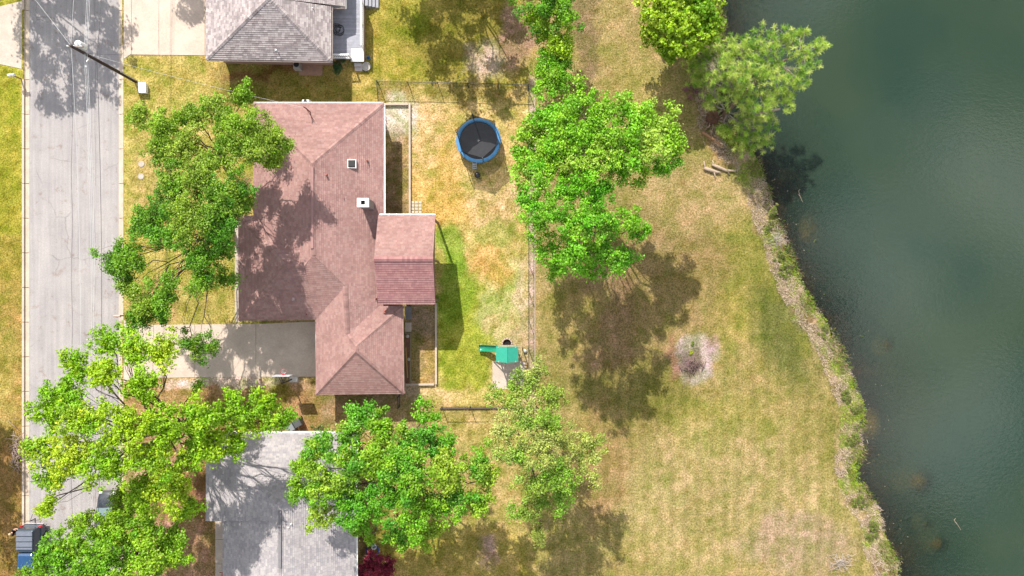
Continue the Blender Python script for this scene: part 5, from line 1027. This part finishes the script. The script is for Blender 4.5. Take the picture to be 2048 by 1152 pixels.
# ------------------------------------------------------------------ person by the truck
fo = Vector((-43.0,-21.05,0)); pe = thing('person', 'person in a black top leaning toward the side of the pickup truck', 'person', fo)
SKIN = mat('skin', (.55,.33,.24), .6, var=.05); TOP = mat('black_cloth', (.012,.012,.014), .9); JEAN = mat('dark_jeans', (.03,.035,.05), .9); HAIR = mat('light_hair', (.45,.33,.2), .8)
def skin(name, V, E, Rr, m, par, root=0):
    me = bpy.data.meshes.new(name); me.from_pydata([tuple(Vector(v)) for v in V], E, []); o = bpy.data.objects.new(name, me); COL.objects.link(o); o.parent = par; ORI[o] = ORI[par]
    o.modifiers.new('skin','SKIN'); o.modifiers.new('sub','SUBSURF').levels = 1; o.modifiers['sub'].render_levels = 2
    for i, r in enumerate(Rr): me.skin_vertices[0].data[i].radius = (r,r*.85) if not hasattr(r,'__len__') else r; me.skin_vertices[0].data[i].use_root = (i == root)
    me.materials.append(m); return o
pv_, ch_, nk, hd = (0,0,.92), (.06,0,1.32), (.10,0,1.48), (.10,0,1.60)
V = [pv_,(.03,0,1.12),ch_,nk,hd,(.12,0,1.70),(0,.1,.88),(.03,.11,.48),(0,.11,.08),(.13,.12,.05),(0,-.1,.88),(-.05,-.11,.48),(-.08,-.11,.08),(.05,-.12,.05),(.08,.19,1.38),(.2,.30,1.15),(.42,.24,1.12),(.52,.22,1.14),(.08,-.19,1.38),(.2,-.30,1.15),(.42,-.22,1.12),(.52,-.2,1.14)]
E = [(0,1),(1,2),(2,3),(3,4),(4,5),(0,6),(6,7),(7,8),(8,9),(0,10),(10,11),(11,12),(12,13),(2,14),(14,15),(15,16),(16,17),(2,18),(18,19),(19,20),(20,21)]
Rr = [.13,.12,.14,.055,.095,.07,.085,.06,.045,.04,.085,.06,.045,.04,.06,.045,.035,.03,.06,.045,.035,.03]
skin('body', V, E, Rr, SKIN, pe)
skin('shirt', [pv_,(.03,0,1.12),(.06,0,1.34),(.08,0,1.42),(.08,.2,1.38),(.13,.25,1.27),(.08,-.2,1.38),(.13,-.25,1.27)], [(0,1),(1,2),(2,3),(2,4),(4,5),(2,6),(6,7)], [.15,.14,.16,.08,.085,.065,.085,.065], TOP, pe)
skin('trousers', [(0,0,.95),(0,.1,.86),(.03,.11,.48),(0,.11,.12),(0,-.1,.86),(-.05,-.11,.48),(-.08,-.11,.12)], [(0,1),(1,2),(2,3),(0,4),(4,5),(5,6)], [.145,.1,.075,.065,.1,.075,.065], JEAN, pe)
b = MB(); b.blob((fo.x+.085,fo.y,1.67), .115, 12, 7, .95); b.build('hair', HAIR, pe, True)
for s_ in (-1,1):
    b = MB(); b.blob((fo.x+.08,fo.y+s_*.115,.05), .07, 8, 5, .6); b.build('shoe', RUBBER, pe)
    for k_ in range(5):
        b = MB(); yy = s_*.21+(k_-2)*.018; b.tube([(fo.x+.53,fo.y+yy,1.14),(fo.x+.575-(.03 if k_ == (0 if s_ > 0 else 4) else 0),fo.y+yy*1.02,1.15),(fo.x+.60-(.04 if k_ in (0,4) else 0),fo.y+yy,1.12)], [.0095,.009,.007], 6); b.build('finger', SKIN, pe)
# ------------------------------------------------------------------ logs, brush, debris
def log(label, pts, rad, m=DEAD, stubs=(), name='log', group='dead logs on the bank'):
    c = P(*pts[0]); t = thing(name, label, 'log', c, group); b = MB(); b.tube([P(*p) for p in pts], rad, 10); b.build('trunk', m, t, True)
    for s in stubs: b = MB(); b.tube([P(*p) for p in s], [.07,.05,.03][:len(s)], 7); b.build('stub', m, t, True)
log('straight brown log lying beside the brush pile at the pine', [(1404,264,.15),(1420,274,.14),(1443,291,.1)], [.13,.12,.10], mat('log_brown', A(196,150,112), .9, var=.25, nscale=4, fine=.2))
log('pale left log of the two broken logs on the bank', [(1408,336,.15),(1420,340,.16),(1433,344,.14),(1441,345,.2)], [.15,.16,.13,.07], DEAD, [[(1428,343,.18),(1430,352,.16),(1431,358,.1)],[(1410,335,.2),(1408,322,.15)]])
log('pale right log of the two broken logs on the bank', [(1424,329,.14),(1436,334,.15),(1452,341,.12),(1472,342,.05)], [.11,.14,.12,.06], DEAD, [[(1428,330,.18),(1425,321,.2)],[(1455,341,.12),(1459,350,.05)]])
log('broken pale branch stub showing among the pine needles', [(1520,226,3.4),(1540,221,3.5),(1560,218,3.5)], [.12,.11,.09], DEAD, [], 'broken_branch')
def brush(label, px, py, rx, ry, n, h, r=(.012,.035), mcol=A(190,165,145), name='brush_pile', z=0):
    c = P(px,py,z); t = thing(name, label, 'brush pile', c, 'piles of dead branches'); m = mat('brush_'+str(px), mcol, .9, var=.3, nscale=4)
    for i in range(n):
        a = random.uniform(0,6.28); x = c.x+random.gauss(0,.45)*M(rx); y = c.y+random.gauss(0,.45)*M(ry); L = random.uniform(.4,1.3); zz_ = z+random.uniform(.02,h); b = MB(); rr = random.uniform(*r)
        p0 = Vector((x-math.cos(a)*L/2,y-math.sin(a)*L/2,zz_*.6+z*.4+.0)); p2 = Vector((x+math.cos(a)*L/2,y+math.sin(a)*L/2,z+random.uniform(.02,h))); md = (p0+p2)/2+Vector((random.uniform(-.15,.15),random.uniform(-.15,.15),random.uniform(0,.15)))
        b.tube([p0,md,p2],[rr,rr*.8,rr*.4],5); b.build('branch', m, t, True)
brush('tangled pile of pale roots and branches on the left verge', 38, 900, 12, 46, 60, .6, mcol=A(200,175,165))
brush('tangle of dead branches under the pine beside the brown log', 1410, 240, 26, 34, 60, .6, mcol=A(196,160,135))
brush('charred heap of sticks in the middle of the ash patch', 1384, 730, 22, 14, 60, .45, mcol=A(160,130,122))
brush('pale dead shrub twigs on the narrow bank', 1554, 480, 14, 22, 40, .5, (.008,.02), A(225,210,200), 'dead_shrub', -.25)
brush('pale dead twigs over the bright bush at the bottom edge', 1680, 1125, 26, 20, 50, .6, (.008,.02), A(230,215,205), 'dead_shrub', -.1)
b = MB(); p = P(1425,236,.3); b.blob((p.x,p.y,.3), .62, 14, 8, .8, .12); rw = thing('root_ball', 'dark round root ball of a fallen tree beside the pine', 'root ball', (p.x,p.y,0)); b.build('soil', mat('root_soil', A(120,86,66), .95, var=.4, nscale=5), rw)
for i in range(14):
    a = random.uniform(0,6.28); b = MB(); b.tube([(p.x+.5*math.cos(a),p.y+.5*math.sin(a),.4),(p.x+.8*math.cos(a+.2),p.y+.8*math.sin(a+.2),.5),(p.x+1.1*math.cos(a+.1),p.y+1.1*math.sin(a+.1),random.uniform(.1,.5))], [.05,.035,.012], 6); b.build('root', DEAD, rw, True)
# twigs and specks on the shallow water
b = MB()
for i in range(200):
    t_ = random.random(); y_ = random.uniform(-24,22); xs = float(np.interp(-y_, -SW[:,1], SW[:,0])); x_ = xs+abs(random.gauss(.5,1.2)); a = random.uniform(0,6.3); L = random.uniform(.03,.10) if random.random() < .95 else .35
    b.beam((x_-math.cos(a)*L/2,y_-math.sin(a)*L/2,WZ+.012),(x_+math.cos(a)*L/2,y_+math.sin(a)*L/2,WZ+.018), random.uniform(.02,.05), .012, col=random.choice((A(210,200,176),A(170,150,115),A(140,125,95),A(110,84,58),A(120,130,60))))
o = tag(b.build('floating_debris', mat('debris', attr=True, rough=.9), None), 'twigs and pale specks floating along the pond edge', 'debris', kind='stuff')
for pts, lb in (([(1597,382,WZ+.03),(1600,392,WZ+.03),(1605,404,WZ+.03)],'forked pale twig floating off the upper bank'),([(1908,1040,WZ+.02),(1914,1048,WZ+.02),(1922,1060,WZ+.02)],'thin pale twig floating far out at lower right')):
    b = MB(); q = [P(*p) for p in pts]; b.tube(q, [.02,.018,.01], 6); b.tube([q[1],q[1]+Vector((-.2,.2,.01))],[.02,.008],5); b.tube([q[0],q[0]+Vector((.15,.15,.01))],[.02,.008],5); tag(b.build('floating_twig', DEAD, None), lb, 'twig', 'twigs floating on the pond')
